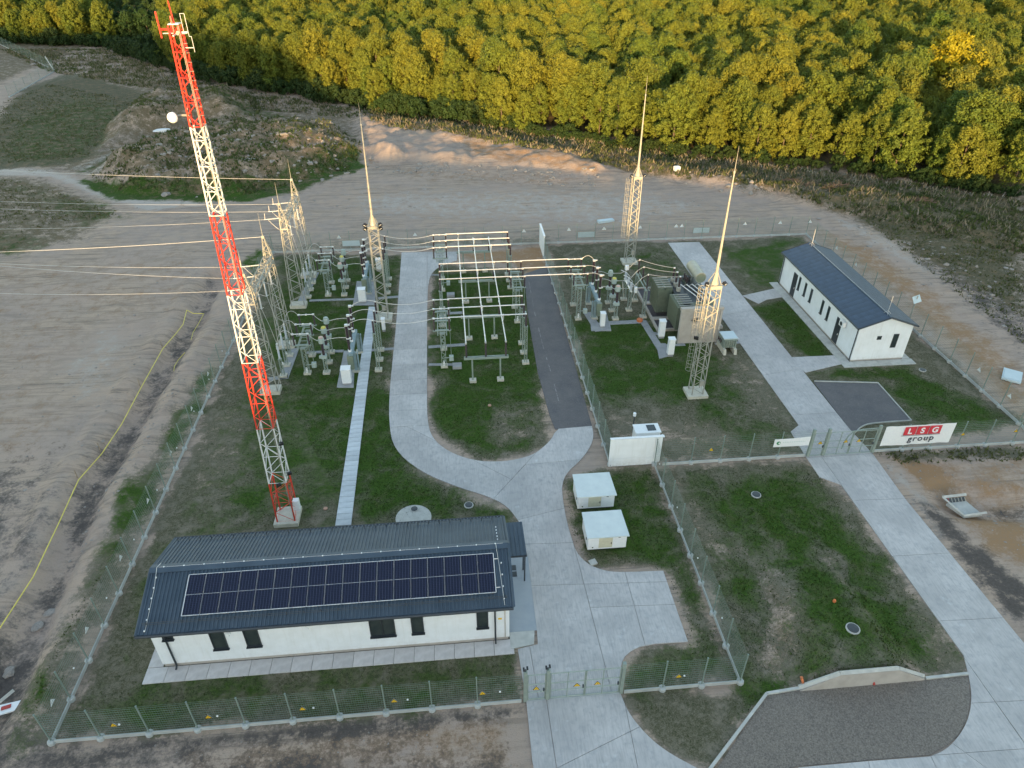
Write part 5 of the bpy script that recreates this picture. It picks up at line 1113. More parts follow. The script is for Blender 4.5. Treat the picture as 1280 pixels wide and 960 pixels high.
m.build('column', 'warm', fw); MB().span(-2.2, 2.2, -.24, .24, 3.76, 4.1).build('cap_beam', 'warm', fw); m = MB().span(-2.0, 2.0, -.17, .15, 0, .12); m.build('base', 'warm', fw)
MB().bar((-1.1, -.3, 2.75), (-.3, -.35, 3.0), .05).bar((-.9, -.3, 3.05), (-.6, -.35, 2.55), .05).box((-.6, -.28, 2.8), (.3, .12, .3)).build('bracket', 'dkgrey', fw)
t = thing('auxiliary_transformer', 'small dark transformer with a pale blue lid on two concrete blocks', 'transformer', (27.75, 60.0, 0))
for x in (-.65, .45): MB().add([(x-.14, -1.3, 0), (x+.14, -1.3, 0), (x+.14, .9, 0), (x-.14, .9, 0), (x-.14, -1.15, .55), (x+.14, -1.15, .55), (x+.14, .8, .55), (x-.14, .8, .55)], [(3, 2, 1, 0), (4, 5, 6, 7), (0, 1, 5, 4), (1, 2, 6, 5), (2, 3, 7, 6), (3, 0, 4, 7)]).build('block', 'footing', t)
MB().span(-.75, .6, -.75, .65, .56, 1.55).build('body', 'galv_green', t); MB().span(-.8, .65, -.8, .7, 1.55, 1.65).build('lid', 'pale_roof', t); m = MB()
for k in range(6): m.span(-.7+k*.22, -.67+k*.22, -.9, -.75, .65, 1.4)
m.build('cooling_fins', 'galv_green', t); m = MB()
for k in range(3): m.lathe(insul_prof(.35, .07, 5), (-.92, -.4+k*.35, 1.0), 8)
m.build('side_insulators', 'brown', t)

# ------------------------------------------------------------------ kiosks, white screens, loose items
def kiosk(x, y, label):
    t = thing('kiosk', label, 'kiosk', (x, y, 0), 'white transformer kiosks'); w_, d_, h = 2.75, 2.1, 1.42
    MB().span(.1, w_-.1, .1, d_-.1, 0, .18).build('plinth', 'dkgrey', t); MB().span(0, w_, 0, d_, .18, h).build('wall', 'cab', t)  # plinth coloured dark to stand for the shaded gap under the walls
    MB().add([(-.12, -.18, h+.01), (w_+.12, -.18, h+.01), (w_+.02, d_+.1, h+.20), (-.1, d_+.1, h+.20), (-.12, -.18, h+.09), (w_+.12, -.18, h+.09), (w_+.02, d_+.1, h+.28), (-.1, d_+.1, h+.28)], [(3, 2, 1, 0), (4, 5, 6, 7), (0, 1, 5, 4), (1, 2, 6, 5), (2, 3, 7, 6), (3, 0, 4, 7)]).build('roof', pm('kiosk_roof', (.62, .67, .67), (.55, .60, .61), 1.2, .5), t)
    dr = MB().span(.78, 1.75, -.02, .0, .32, h-.1).build('door', 'beige', t); m = MB()
    for k in range(7): m.span(.86, 1.67, -.035, -.02, .42+k*.13, .48+k*.13)
    m.build('louvre', 'beige', dr); MB().box((1.66, -.05, .75), (.05, .05, .16)).build('handle', 'dkgrey', dr)
    for x_ in (.05, 1.8): MB().span(x_+.05, x_+(.6 if x_ < 1 else .85), -.015, .0, .3, h-.08).build('door_leaf', 'cab', t)
    MB().box((.35, -.03, .4), (.1, .03, .07)).build('vent_plate', 'dkgrey', t); MB().box((2.2, -.06, h-.1), (.16, .08, .06)).build('lamp', 'dkgrey', t); MB().box((-.02, .5, .8), (.03, .1, .2)).build('lock', 'dkgrey', t); return t
kiosk(8.5, 38.2, 'upper of two white kiosks with pale lids on the grass beside the road'); kiosk(8.5, 34.1, 'lower of two white kiosks with pale lids on the grass beside the road')
t = thing('screen_wall', 'big white screen wall where the inner fences meet', 'wall', (11.85, 42.9, 0))
MB().span(0, 3.65, 0, .14, .82, 2.78).build('upper_panel', 'stucco', t); MB().span(0, 3.65, 0, .14, .03, .80).build('lower_panel', 'stucco', t)
MB().add([(3.67, 0, .03), (4.3, .25, .03), (4.3, .4, .03), (3.67, .14, .03), (3.67, 0, 2.78), (4.3, .25, 2.78), (4.3, .4, 2.78), (3.67, .14, 2.78)], [(3, 2, 1, 0), (4, 5, 6, 7), (0, 1, 5, 4), (1, 2, 6, 5), (2, 3, 7, 6), (3, 0, 4, 7)]).build('side_panel', 'stucco', t)
MB().span(-.03, 4.33, -.05, .2, 2.79, 2.87).build('capping', 'cab', t)
t = thing('cabinet', 'low white cabinet with a dark square hatch behind the screen wall', 'cabinet', (14.3, 44.3, 0)); MB().span(0, 2.0, 0, 1.1, 0, 2.15).build('body', 'cab', t); MB().span(-.06, 2.06, -.06, 1.16, 2.15, 2.23).build('lid', 'white_p', t); MB().span(1.0, 1.7, .2, .95, 2.235, 2.26).build('hatch', 'glass', t)
t = thing('lamp', 'small pale lamp on a short post behind the white screen wall', 'lamp', (14.9, 47.3, 0)); MB().tube((0, 0, 0), (0, 0, 1.7), .05, 8).build('post', 'dkgrey', t); MB().tube((0, 0, 1.7), (0, 0, 2.0), .13, 10).build('lamp_head', 'white_p', t)
t = thing('screen_wall', 'tall narrow white screen wall at the far end of the inner fence', 'wall', (11.95, 84.1, 0)); MB().span(-.08, .08, 0, 4.2, .03, 2.9).build('panel', 'stucco', t); MB().span(-.12, .12, -.04, 4.24, 2.9, 2.98).build('capping', 'cab', t)
def hatch(u, v, r, label, rim_r=None):
    x, y = G(u, v); t = thing('manhole', label, 'manhole', (x, y, float(height(np.array([x]), np.array([y]))[0])+.02)); 
    MB().lathe([(rim_r or r*1.18, -.1), (rim_r or r*1.18, .06), (r, .07)], n=24).build('ring', 'conc', t); MB().lathe([(r*.96, .05), (r*.96, .10), (r*.4, .115)], n=24).build('cover', 'dkgrey', t); return t
hatch(518, 637, .26, 'dark manhole cover on a wide round concrete slab behind the near building'); x, y = G(517, 645); MB().tube((x, y-.2, 0), (x, y-.2, .045), 1.33, 40).build('round_slab', 'conc', kind='structure')
hatch(945, 619, .32, 'round dark manhole in the open lawn near the diagonal fence'); hatch(1060, 800, .36, 'large round dark cover on the raised lawn by the headwall'); hatch(1153, 463, .28, 'round cover on the lawn below the far building gable'); hatch(586, 632, .3, 'flat dark round cover in the grass beside the loop road')
for u, v, l in ((407, 636, 'small reddish disc cover in the grass right of the tower foot'), (612, 507, 'small orange disc cover in the grass inside the loop road'), (797, 638, 'none'), (760, 340, 'none')):
    if l != 'none': x, y = G(u, v); MB().tube((x, y, 0), (x, y, .07), .16, 12).build('disc_cover', pm('terracotta', (.48, .28, .2), (.4, .22, .16), 5, .8), None, label=l, category='cover')
x, y = G(1038, 764); z = float(height(np.array([x]), np.array([y]))[0]); MB().lathe([(.10, 0), (.10, .14), (.04, .24)], (0, 0, 0), 12).build('vent_cap', 'orange', None, (x, y, z), label='small orange cap standing in the raised lawn', category='cap')
x, y = G(741, 712-8); MB().box((x, y, .1), (.5, .45, .12), .3).build('loose_slab', 'conc', None, label='single loose grey paving slab on the grass below the kiosks', category='slab')
# headwall with two red pipes
hw_ = thing('headwall', 'low pale concrete retaining wall with sloping ends before the raised lawn', 'wall', (18.9, 22.5, 0))
prof = [(0, .05), (2.2, 1.12), (5.75, 1.12), (7.6, .12), (7.6, 0), (0, 0)]
vs = [(x, -.06-.12*(1-z/1.2), z) for x, z in prof]+[(x, .16, z) for x, z in prof]; MB().add(vs, [(0, 1, 2, 3, 4, 5)[::-1], (6, 7, 8, 9, 10, 11)]+[(i, (i+1) % 6, 6+(i+1) % 6, 6+i) for i in range(6)]).build('wall_face', 'warm', hw_)
m = MB()
for (a, b) in (((0, .1), (2.2, 1.17)), ((2.2, 1.17), (5.75, 1.17)), ((5.75, 1.17), (7.6, .17))): m.bar((a[0], .05, a[1]), (b[0], .05, b[1]), .2)
m.build('coping', 'conc', hw_)
for k, (u, v, l) in enumerate(((1003, 856, 'orange brown pipe end sticking out left of the headwall'), (1090, 853, 'red drain pipe with a white cap in front of the headwall'))):
    x, y = G(u, v); t = thing('drain_pipe', l, 'pipe', (x, y, 0)); MB().tube((.0, -.2, .08), (-.1, .15, .62 if k else .5), .075, 10).build('pipe', 'redpipe' if k else 'orange', t); MB().tube((-.1, .15, .62), (-.12, .2, .72), .1, 10).build('cap', 'white_p', t) if k else MB().tube((-.1, .15, .5), (-.105, .16, .53), .09, 10).build('collar', 'orange', t)
# culvert outlet in the ditch, shiny lined trough
x, y = G(1205, 631); t = thing('culvert_outlet', 'concrete culvert outlet with a grated mouth in the dirt ditch', 'culvert', (x, y, -.35))
MB().add([(-.95, .75, .35), (.65, .85, .35), (.6, .6, .1), (-.9, .5, .1)], [(0, 3, 2, 1)]).build('mouth', 'dkgrey', t)
MB().add([(-1.0, .5, .12), (.65, .6, .12), (1.0, -.85, .1), (-.45, -.95, .1), (-1.0, .5, -.1), (.65, .6, -.1), (1.0, -.85, -.1), (-.45, -.95, -.1)], [(0, 3, 2, 1), (4, 5, 6, 7), (0, 1, 5, 4), (1, 2, 6, 5), (2, 3, 7, 6), (3, 0, 4, 7)]).build('trough', 'conc', t)
MB().bar((-1.15, .9, .42), (.75, 1.0, .42), .2).bar((-1.15, .9, .4), (-.55, -.9, .2), .12).bar((-.6, -.95, .2), (1.3, -.8, .2), .14).build('rim', 'conc', t)
for k in range(6): MB().tube((-.8+k*.27, .8, .36), (-.75+k*.27, .56, .12), .03, 6).build('bar', 'banner_red' if k == 0 else 'galv', t)
# yellow tape and other litter on the dirt field
def drape(pts, dz=.5): 
    k = [G(u, v, dz) for u, v in pts]; a = np.array(k); hh = height(a[:, 0], a[:, 1]); return [(x, y, float(h_)*.5+dz) for (x, y), h_ in zip(k, hh)]
wire('barrier_tape', 'long yellow tape line along the dark trench in the dirt field', drape([(-60, 880), (0, 785), (40, 718), (72, 650), (97, 597), (125, 562), (150, 525), (175, 482), (203, 434), (219, 414), (228, 402), (233, 386), (240, 388), (254, 389)]), .04, 'tape', cat='tape')
wire('barrier_tape', 'short loose piece of yellow tape near the left fence', drape([(231, 404+58), (219, 447), (216, 464)], .1)+drape([(220, 463)], .1), .03, 'tape', cat='tape') if False else wire('barrier_tape', 'short wavy piece of yellow tape on the right side of the trench', drape([(253, 389), (247, 400), (240, 412), (238, 422)], .15), .03, 'tape', cat='tape')
wire('barrier_tape', 'short loose piece of yellow tape between the trench and the fence', drape([(231, 440), (222, 447), (217, 455), (217, 463)], .1), .03, 'tape', cat='tape')
for k, (u, v) in enumerate(((203, 434), (125, 562), (97, 597), (175, 482))):
    x, y = G(u, v); MB().bar((x, y, -.2), (x, y, .75), .05).build('stake', 'wood', None, label='small wooden stake holding the yellow tape, '+('farthest', 'second nearest', 'nearest', 'second farthest')[k], category='stake', group='stakes of the yellow tape')
def rock_mesh(s, seed):
    bm = bmesh.new(); bmesh.ops.create_icosphere(bm, subdivisions=2, radius=s); r_ = random.Random(seed); o = Vector((r_.random()*9, r_.random()*9, 0))
    from mathutils import noise as nz
    for v in bm.verts: v.co *= 1+.45*nz.noise(v.co*1.6/s+o); v.co.z *= .6
    me = bpy.data.meshes.new('rock'); bm.to_mesh(me); bm.free(); me.materials.append(MT['rock']); return me
RK = [rock_mesh(1, k) for k in range(5)]
def zat(x, y): return float(height(np.array([x]), np.array([y]))[0])
t = thing('rubble', 'long broken white slab lying beside a white board at the lower left edge', 'debris', (*G(10, 888), zat(*G(10, 888))+.1))
MB().add([(-1.4, -.3, 0), (.3, .1, .05), (.75, .75, .1), (-1.0, .45, .05), (-1.4, -.3, .1), (.3, .1, .15), (.75, .75, .2), (-1.0, .45, .15)], [(3, 2, 1, 0), (4, 5, 6, 7), (0, 1, 5, 4), (1, 2, 6, 5), (2, 3, 7, 6), (3, 0, 4, 7)]).build('board', 'white_p', t)
MB().box((-.3, .3, .19), (.5, .25, .012), .3).build('red_print', 'redpipe', t); MB().bar((-1.0, .5, .15), (-.3, 1.3, .3), .16).build('slab_edge', 'conc', t)
for k, (u, v, s, l) in enumerate(((56, 756, .35, 'pale flat rock in the dark trench, the upper one of two'), (41, 773, .38, 'pale flat rock in the dark trench, the lower one of two'), (4, 831, .4, 'grey rock at the edge of the dark hollow on the left edge'), (845, 219, .95, 'white square bundle lying on the weedy bank below the wood'), (42, 81, .9, 'pale rock beside the far dirt track at the upper left'), (202, 166, .8, 'bright white heap of gravel beside the track between the mounds'), (208, 244, .8, 'dark grey rubbish heap at the foot of the large mound'), (757, 277, 1.1, 'pale flat block on the dirt behind the back fence'), (1264, 472, 1.2, 'pale concrete grid slab outside the right fence corner'))):
    x, y = G(u, v); z = zat(x, y)
    if k in (3, 7, 8):
        d = {3: (.9, .8, .7), 7: (2.4, .8, .3), 8: (1.6, 2.2, .2)}[k]; o = MB().box((0, 0, d[2]/2), d, .2 if k != 8 else -.7).box((0, 0, d[2]+.02), (d[0]*.85, d[1]*.8, .05), .2 if k != 8 else -.7).build({3: 'bundle', 7: 'block', 8: 'grid_slab'}[k], 'pale_roof' if k != 3 else 'white_p', None, (x, y, z), label=l, category={3: 'bundle', 7: 'block', 8: 'slab'}[k])
    else:
        me = RK[k % 5]; o = link('rock', me, None, (x, y, z+.05), k*1.3, label=l, category='rock'); o.scale = (s*(2.2 if k == 5 else 1), s, s*(.5 if k in (0, 1) else .8))
        if k == 5: o.data = me.copy(); o.data.materials[0] = MT['white_p']
# far fences at the upper left
for p, q, l in (((0, 56), (68, 88), 'faint wire fence along the far upper left field, running to its corner post'), ((68, 90), (12, 122), 'faint wire fence from the corner post back to the left edge')):
    a, b = G(*p), G(*q); fence(a, b, l, sp=5.5)
x, y = G(67, 88); t = thing('fence_post', 'pale leaning corner post of the far upper left fence', 'post', (x, y, 0)); MB().bar((0, 0, 0), (-1.0, 0, 3.6), .16).build('pole', 'white_t', t); MB().bar((.3, -.3, 0), (-.4, 0, 1.8), .12).build('strut', 'white_t', t)
# loose stones, clods, pebbles
def scatter_stones():
    vs = []; fs = []; base = RK[0]; bm = bmesh.new(); bmesh.ops.create_icosphere(bm, subdivisions=1, radius=1); bv = np.array([v.co[:] for v in bm.verts]); bf = [tuple(v.index for v in f.verts) for f in bm.faces]; bm.free()
    zones = [([(455, 200), (760, 215), (745, 235), (460, 215)], 260, .10, .5), ([(200, 240), (440, 225), (430, 165), (160, 200)], 500, .10, .5), ([(100, 700), (240, 470), (225, 460), (70, 700)], 160, .04, .14),
             ([(0, 400), (250, 300), (220, 440), (40, 760)], 380, .03, .16), ([(1210, 845), (1160, 940), (900, 955), (965, 868)], 500, .015, .05), ([(840, 215), (960, 235), (950, 250), (850, 230)], 60, .15, .6),
             ([(1000, 270), (1280, 430), (1280, 340), (1100, 280)], 220, .06, .35), ([(1100, 580), (1280, 570), (1280, 700)], 200, .02, .1), ([(150, 262), (560, 262), (900, 268), (890, 250), (200, 245)], 140, .05, .25), ([(60, 940), (640, 890), (650, 960), (200, 990)], 160, .015, .07)]
    for poly, n, s0, s1 in zones:
        p = gp(poly); a = np.array(p); c = 0; lo = a.min(0); hi = a.max(0)
        q = rng.uniform(lo, hi, (n*4, 2)); q = q[sdist(q[:, 0], q[:, 1], p) > 0][:n]; zz = height(q[:, 0], q[:, 1])
        for (x, y), z in zip(q, zz):
            s = s0+(s1-s0)*rng.random()**4; k = len(vs); pv = bv*(1+.35*rng.standard_normal((len(bv), 1)))*s*np.array([1, 1, .6])+np.array([x, y, z]); vs += pv.tolist(); fs += [tuple(i+k for i in f) for f in bf]
    mb = MB(); mb.v = vs; mb.f = fs; mb.build('loose_stones', 'rock', kind='stuff')
scatter_stones()

# ------------------------------------------------------------------ the wood
def crown_mesh(seed, h, rad, base, nclump, nleaf, mat, leaf=.42, lobes=True):
    r_ = np.random.default_rng(seed); cs = []
    H2 = h-base
    for k in range(nclump):                    # clumps spread through and over the crown volume
        t = r_.random()**.75; z = base+H2*(.04+.92*t); tt = (z-base)/H2; prof = (math.sin(math.pi*min(1, max(0, tt*.86+.14)))**.55)*rad
        a = r_.random()*2*math.pi; q = prof*(.30+.70*r_.random()**.5)*(1+.25*math.sin(3*a+seed))
        cs.append((q*math.cos(a), q*math.sin(a), z, (.38+.62*r_.random()**1.5)*rad/3.2, r_.random()))
    for k in range(max(4, nclump//12)): cs.append((rad*.3*(r_.random()-.5), rad*.3*(r_.random()-.5), h-.2-.8*r_.random(), .6*rad/3.2, r_.random()))
    cs = np.array(cs); per = max(6, nleaf//len(cs)); n = per*len(cs); C = np.repeat(cs, per, 0)
    ax_ = np.stack([cs[:, 0]*.35, cs[:, 1]*.35, .55+.5*r_.random(len(cs))], 1)+.4*r_.standard_normal((len(cs), 3)); ax_ /= np.linalg.norm(ax_, axis=1)[:, None]; A_ = np.repeat(ax_, per, 0)
    d = r_.standard_normal((n, 3)); d /= np.linalg.norm(d, axis=1)[:, None]; t = r_.random(n)**1.15
    rr = C[:, 3]*(.45+.75*r_.random(n)**.6)*(1.1-.7*t); p = C[:, :3]+A_*(C[:, 3]*(t*1.5-.4))[:, None]+d*rr[:, None]
    nr = d+.5*A_+.6*r_.standard_normal((n, 3)); nr[:, 2] += .3; nr /= np.linalg.norm(nr, axis=1)[:, None]
    u = np.cross(nr, r_.standard_normal((n, 3))); u /= np.linalg.norm(u, axis=1)[:, None]; v = np.cross(nr, u)
    s = leaf*(.55+.8*r_.random(n))[:, None]; V = np.stack([p-u*s*.62, p+v*s*.33, p+u*s*.62+nr*s*.1, p-v*s*.33], 1).reshape(-1, 3)
    me = bpy.data.meshes.new('crown'); me.vertices.add(4*n); me.vertices.foreach_set('co', V.ravel()); me.loops.add(4*n); me.loops.foreach_set('vertex_index', np.arange(4*n))
    me.polygons.add(n); me.polygons.foreach_set('loop_start', np.arange(0, 4*n, 4)); me.polygons.foreach_set('loop_total', np.full(n, 4)); me.update(calc_edges=True)
    at = me.attributes.new('tone', 'FLOAT', 'POINT'); tn = np.clip(.65*C[:, 4]+.5*r_.random(n)-.05, 0, 1); at.data.foreach_set('value', np.repeat(tn, 4)); me.materials.append(MT[mat]); return me
def trunk_mesh(seed, h, rad):
    r_ = random.Random(seed); m = MB(); m.tube((0, 0, -.3), (.1, 0, h*.5), .17, 7, r2=.11).tube((.1, 0, h*.5), (0, .1, h*.93), .11, 6, r2=.03)
    for k in range(7):
        a = k*2.4+r_.random(); z = h*(.25+.08*k); m.tube((.05, 0, z), (math.cos(a)*rad*.7, math.sin(a)*rad*.7, z+h*.16), .06, 5, r2=.02)
    return m.mesh('trunk', 'bark')
MT['leaf_d'] = m_leaf('shade_dark_leaves', (.018, .05, .016), (.035, .075, .022), (.06, .09, .025))  # leaf colour darkened to paint the shade in the wood's gap
VAR = []
for k, (h, rad, base) in enumerate(((12.5, 3.3, .8), (13.5, 3.6, 1.2), (11.5, 3.0, .5), (12.8, 3.9, 1.5), (10.5, 2.8, .4), (14.2, 3.4, 1.6))):
    VAR.append((crown_mesh(40+k, h, rad, base, 190, 15000, 'leaf', .31), trunk_mesh(k, h, rad), h, rad))
YEL = (crown_mesh(60, 14.5, 4.6, 1.5, 200, 14000, 'leaf_y'), trunk_mesh(9, 13, 4.5), 13.5, 4.8)
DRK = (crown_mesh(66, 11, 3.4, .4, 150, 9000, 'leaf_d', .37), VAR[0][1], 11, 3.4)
GRN = [(crown_mesh(70+k, 3.4+k*.8, 2.6, .1, 40, 2600, 'leaf_g', .34), trunk_mesh(20+k, 2.6, 1.6), 3.4, 2.6) for k in range(2)]
def inframe(x, y, z, m=30):
    d = x*AX+y*AY+(z-H)*AZ
    if d[2] < 1: return False
    u, v = 640+F*d[0]/d[2], 480+F*d[1]/d[2]; return -m < u < 1280+m and v > -14
def edge_d(x, y): return float(sdist(np.array([x]), np.array([y]), WOOD)[0])
WOOD = EDGE+[(700, -400), (700, 900), (-700, 900), (-400, 330)]
pts = []
for gx in np.arange(-190, 330, 4.9):
    for gy in np.arange(60, 330, 4.6):
        x = gx+random.uniform(-1.9, 1.9)+(2.8 if int(gy/4.6) % 2 else 0); y = gy+random.uniform(-1.9, 1.9); pts.append((x, y))
pa = np.array(pts); ed = sdist(pa[:, 0], pa[:, 1], WOOD); dens = fbm(pa[:, 0], pa[:, 1], 28, 77)
gap = sdist(pa[:, 0], pa[:, 1], gp([(140, 110), (205, 110), (215, 60), (205, 20), (215, -20), (165, -20), (150, 40)]))
cand = [(math.hypot(x, y), x, y, e) for (x, y), e, dn, g_ in zip(pts, ed, dens, gap) if e > 1.6 and not (g_ > 0 and y < 258) and not (dn < .31 and e > 10) and (inframe(x, y, 12) or inframe(x, y, 4))]
cand.sort(); GAPS = {(x, y) for (x, y), g_ in zip(pts, gap) if g_ > -1}; near, rest = cand[:280], cand[280:]; dark = [c for c in cand if c[1:3] in GAPS]; near = [c for c in near if c[1:3] not in GAPS]; rest = [c for c in rest if c[1:3] not in GAPS]
print('wood', len(cand), len(near))
ytx, yty = None, None
for (dd, x, y, e) in cand:
    u, v = P(x, y, 10)
    if ytx is None and abs(u-1200) < 20 and abs(v-75) < 9: ytx, yty = x, y
FR = []
def tree_at(x, y, v_, sc, label, group, cat='tree', name='tree'):
    t = thing(name, label, cat, (x, y, zat(x, y)-.1), group, random.uniform(0, 6.28)); t.scale = (sc*random.uniform(.9, 1.12), sc*random.uniform(.9, 1.12), sc)
    link('crown', v_[0], t); link('trunk', v_[1], t); return t
for _, x, y, e in dark[:45]: tree_at(x, y, DRK, random.uniform(.7, .95), 'tree with shade painted into its leaves, in the upper left gap of the wood', 'shade-coloured trees in the gap of the wood')
for i, (dd, x, y, e) in enumerate(near):
    if ytx is not None and (math.hypot(x-ytx, y-yty) < 4.5 or (abs(x*yty/y-ytx) < 5 and 0 < yty-y < 11)): continue
    u, v = P(x, y, 8); front = e < 6.5
    vi = random.choice((0, 2, 4) if front else (0, 1, 3, 5)); sc = random.uniform(.66, .95) if front else random.uniform(.58, 1.08)
    side = 'left of the red tower top' if u < 210 else 'between tower and leftmost spire' if u < 447 else 'left of the middle spire' if u < 809 else 'between the two right spires' if u < 922 else 'right of all three spires'
    side += ', front half' if v > 95 else ', far half'
    if front: FR.append((u, tree_at(x, y, VAR[vi], sc, 'x', 'front row trees of the wood')))
    else: tree_at(x, y, VAR[vi], sc, 'yellow green tree inside the wood, '+side, 'trees inside the wood, '+side)
for k, (u, t) in enumerate(sorted(FR, key=lambda q: q[0])):
    tens = ['', 'twenty', 'thirty', 'forty', 'fifty', 'sixty'][max(0, (k+1)//10-1)] if k >= 20 else ''
    t['label'] = ((tens+' '+ORD[(k+1) % 10-1] if (k+1) % 10 else tens[:-1]+'ieth') if k >= 20 else ORD[k])+' tree from the left in the front row of the wood'
if ytx is None: ytx, yty = G(1200, 75, 10)
tree_at(ytx, yty, YEL, 1.12, 'single bright yellow rounded tree high in the wood near the upper right corner', None)
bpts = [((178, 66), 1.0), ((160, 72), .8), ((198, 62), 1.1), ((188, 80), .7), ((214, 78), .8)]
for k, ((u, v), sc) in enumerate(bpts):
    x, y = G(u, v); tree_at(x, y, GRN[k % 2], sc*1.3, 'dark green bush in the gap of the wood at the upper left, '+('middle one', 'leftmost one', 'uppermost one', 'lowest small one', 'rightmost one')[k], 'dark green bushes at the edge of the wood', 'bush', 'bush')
xb = []; xr = []
for k in range(240):
    t_ = k/239*(len(EDGE)-3.01); i = int(t_); f_ = t_-i; a, b = EDGE[1+i], EDGE[2+i]
    (xb if a[0]+(b[0]-a[0])*f_ < 8 else xr).append((0, a[0]+(b[0]-a[0])*f_+random.uniform(-.6, .6), a[1]+(b[1]-a[1])*f_+random.uniform(.6, 3.4), 0))
# trees past the limit: one mass
def mass(name, places, meshes, s0, s1):
    scol = bpy.data.collections.new(name)
    for m_ in meshes: o = bpy.data.objects.new(name+'_source', m_); scol.objects.link(o)
    me = bpy.data.meshes.new(name); me.from_pydata([(x, y, zat(x, y)) for _, x, y, _ in places], [], []); fo = link(name, me, None, kind='stuff')
    ng = bpy.data.node_groups.new(name, 'GeometryNodeTree'); ng.interface.new_socket('Geometry', in_out='INPUT', socket_type='NodeSocketGeometry'); ng.interface.new_socket('Geometry', in_out='OUTPUT', socket_type='NodeSocketGeometry')
    N_ = ng.nodes; gi = N_.new('NodeGroupInput'); go = N_.new('NodeGroupOutput'); ip = N_.new('GeometryNodeInstanceOnPoints'); ci = N_.new('GeometryNodeCollectionInfo'); ci.inputs[0].default_value = scol; ci.inputs['Separate Children'].default_value = True; ci.inputs['Reset Children'].default_value = True
    rv = N_.new('FunctionNodeRandomValue'); rv.data_type = 'FLOAT_VECTOR'; rv.inputs[1].default_value = (0, 0, 6.28); rs = N_.new('FunctionNodeRandomValue'); rs.inputs[2].default_value = s0; rs.inputs[3].default_value = s1
    ng.links.new(gi.outputs[0], ip.inputs['Points']); ng.links.new(ci.outputs[0], ip.inputs['Instance']); ip.inputs['Pick Instance'].default_value = True
    ng.links.new(rv.outputs[0], ip.inputs['Rotation']); ng.links.new(rs.outputs[1], ip.inputs['Scale']); ng.links.new(ip.outputs[0], go.inputs[0]); fo.modifiers.new('scatter', 'NODES').node_group = ng
if rest: mass('far_wood', rest, [v_[0] for v_ in VAR], .68, 1.04)
mass('undergrowth', xb, [g_[0] for g_ in GRN], .5, 1.2); mass('low_undergrowth', xr, [g_[0] for g_ in GRN], .22, .6)  # bushes whose dark leaf colour paints the shade band along the edge
# ------------------------------------------------------------------ weeds, grass tufts, dry stalks
def tufts(name, polys, n, s0, s1, mat, dens_seed=None, per=3, slim=.35, keep=.5, ch=None):
    X = []; S = []
    A_ = [abs(area2(gp(p))) for p, _ in polys]; W_ = sum(a*w for a, (_, w) in zip(A_, polys))
    for (poly, wt), ar in zip(polys, A_):
        p = gp(poly); a = np.array(p); lo, hi = a.min(0), a.max(0); m_ = int(n*ar*wt/W_); bb = (hi-lo).prod(); q = rng.uniform(lo, hi, (int(m_*bb/ar)+10, 2)); q = q[sdist(q[:, 0], q[:, 1], p) > 0]
        if dens_seed is not None: q = q[fbm(q[:, 0], q[:, 1], 2.6, dens_seed)+.16*rng.standard_normal(len(q)) > keep]
        if ch is not None: q = q[masks(q[:, 0], q[:, 1])[ch]*(.55+.9*(fbm(q[:, 0], q[:, 1], 1.1, 91)-.5)*2+.35) > rng.random(len(q))*.9]
        X.append(q)
    q = np.concatenate(X); k = len(q); z = height(q[:, 0], q[:, 1]); q = np.repeat(q, per, 0); z = np.repeat(z, per); tn = np.repeat(rng.random(k), per)*.6+rng.random(k*per)*.4; n_ = k*per
    s = s0+(s1-s0)*rng.random(n_)**1.8; a = rng.random(n_)*6.283; ln = rng.normal(0, .45, (n_, 2))*s[:, None]; b = np.stack([np.cos(a), np.sin(a)], 1)*(s*slim)[:, None]; o = rng.normal(0, .5, (n_, 2))*s[:, None]*.6
    V = np.zeros((n_, 3, 3)); V[:, 0, :2] = q+o-b; V[:, 1, :2] = q+o+b; V[:, 2, :2] = q+o+ln; V[:, 0, 2] = V[:, 1, 2] = z-.03; V[:, 2, 2] = z+s
    me = bpy.data.meshes.new(name); me.vertices.add(3*n_); me.vertices.foreach_set('co', V.ravel()); me.loops.add(3*n_); me.loops.foreach_set('vertex_index', np.arange(3*n_)); me.polygons.add(n_)
    me.polygons.foreach_set('loop_start', np.arange(0, 3*n_, 3)); me.polygons.foreach_set('loop_total', np.full(n_, 3)); me.update(calc_edges=True); at = me.attributes.new('tone', 'FLOAT', 'POINT'); at.data.foreach_set('value', np.repeat(tn, 3))
    me.materials.append(MT[mat]); link(name, me, None, kind='stuff')
bank = [([(440, 132), (640, 158), (820, 190), (1100, 222), (1290, 254), (1290, 320), (1060, 268), (900, 232), (780, 212), (640, 185), (470, 160)], 1), ([(0, 62), (130, 62), (250, 104), (440, 136), (460, 150), (300, 135), (150, 105), (60, 90)], 1)]
mnd = [([(110, 222), (150, 240), (300, 245), (380, 226), (440, 210), (455, 185), (430, 165), (330, 158), (250, 172), (180, 195)], .8), ([(160, 170), (230, 152), (330, 142), (320, 122), (240, 112), (160, 135)], .7)]
tufts('wild_weeds', bank+mnd, 42000, .12, .6, 'weed', 4, 4, .3, .53)
tufts('dry_stalks', bank, 12000, .2, .9, 'straw', 12, 3, .16, .52)
tufts('pale_seed_heads', [([(440, 130), (640, 157), (820, 189), (1100, 220), (1290, 250), (1290, 256), (1100, 226), (820, 195), (640, 165), (440, 136)], 1), ([(145, 95), (190, 98), (186, 105), (150, 102)], 1)], 1500, .2, .6, 'whiteflower', 17, 2, .16, .42)
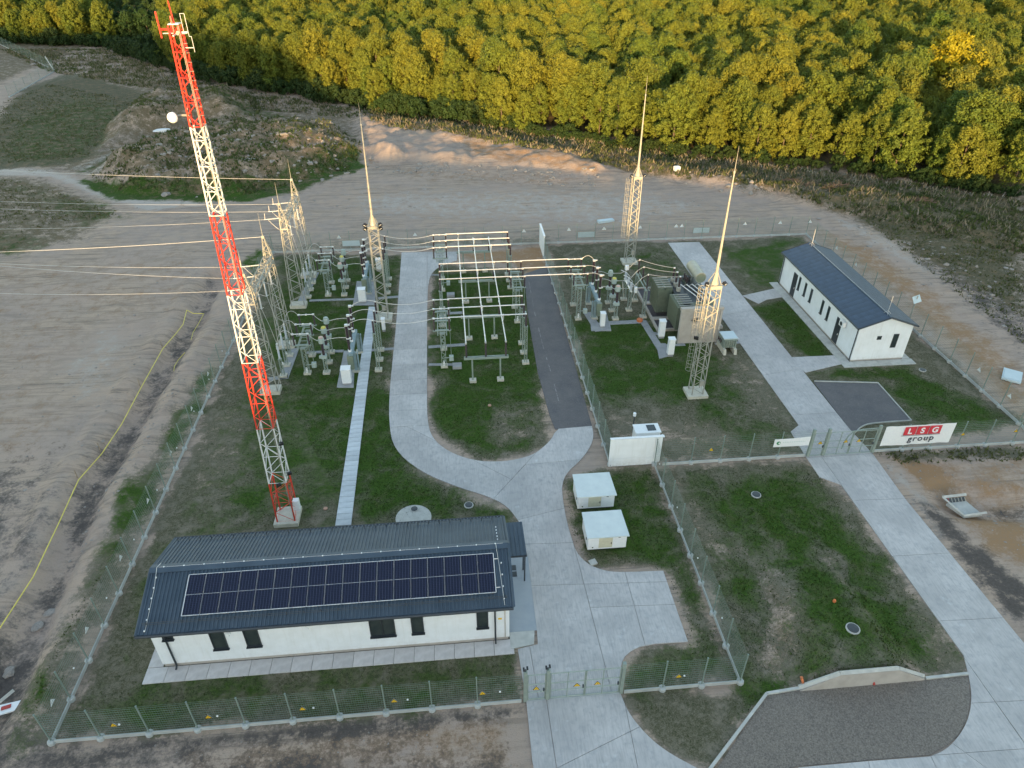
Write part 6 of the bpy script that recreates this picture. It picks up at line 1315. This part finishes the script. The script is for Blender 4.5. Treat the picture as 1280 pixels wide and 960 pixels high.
tufts('field_grass', [([(80, 243), (145, 262), (150, 272), (60, 280), (0, 322), (-60, 322), (-60, 225), (0, 222)], .5), ([(0, 130), (60, 105), (170, 125), (110, 195), (0, 205)], .5), ([(1010, 225), (1290, 265), (1290, 440), (1100, 290)], 1.0), ([(1095, 566), (1290, 558), (1290, 575), (1120, 580)], 2)], 22000, .05, .32, 'weed', 31, 3, .35, .5)
lawn = [([(350, 320), (500, 320), (488, 490), (525, 592), (640, 648), (440, 655), (350, 480)], 1), ([(295, 440), (345, 470), (415, 655), (215, 668)], .5), ([(540, 332), (655, 343), (692, 560), (600, 576), (540, 540)], 1), ([(700, 330), (830, 310), (1000, 560), (770, 575)], .9), ([(940, 385), (985, 372), (1046, 446), (1000, 446)], 1), ([(1015, 465), (1135, 457), (1270, 525), (1140, 526), (1100, 478)], 1),
        ([(705, 600), (765, 590), (815, 588), (922, 850), (785, 858), (860, 803), (835, 714), (720, 692)], 1.2), ([(822, 590), (1010, 580), (1050, 615), (1200, 822), (1150, 846), (960, 860), (930, 850)], 1.2), ([(785, 875), (925, 862), (955, 865), (890, 955), (845, 940)], 1.2), ([(75, 922), (185, 700), (170, 850), (640, 818), (648, 865)], .7), ([(20, 900), (110, 740), (215, 560), (285, 440), (275, 470), (60, 915)], .8)]
tufts('lawn_grass', lawn, 230000, .025, .10, 'grass_blade', None, 2, .5, .5, 0)
# heaps of torn brush on the bank
for k, (u, v, s) in enumerate(((1020, 238, 2.4), (1046, 245, 2.0), (1150, 262, 1.6), (390, 165, 1.8), (310, 160, 1.8), (240, 185, 1.4), (985, 232, 1.4))):
    x, y = G(u, v); m = MB()
    for j in range(120):
        a = random.random()*6.28; r0 = s*random.random()**.5; p = Vector((r0*math.cos(a)*1.4, r0*math.sin(a)*.7, random.random()*.7*(1-r0/s*.7))); d = Vector((random.gauss(0, 1), random.gauss(0, .7), random.gauss(.15, .35))).normalized()*random.uniform(.4, 1.3); m.tube(p-d/2, p+d/2, .03, 3, r2=.012, cap=False)
    m.build('brush_heap', 'dead', None, (x, y, zat(x, y)+.1), label='heap of dead brown branches '+('largest, at the top of the right bank', 'second large, just right of the largest on the bank', 'on the bank towards the right edge', 'on the crest of the big mound', 'on the upper left mound behind the tower', 'on the left flank of the big mound', 'small, left end of the right bank heaps')[k], category='brush heap', group='heaps of torn brush')

for o in SC.objects:
    if o.get('label') and not (4 <= len(o['label'].split()) <= 16): print('LABEL', len(o['label'].split()), o.name, o['label'])
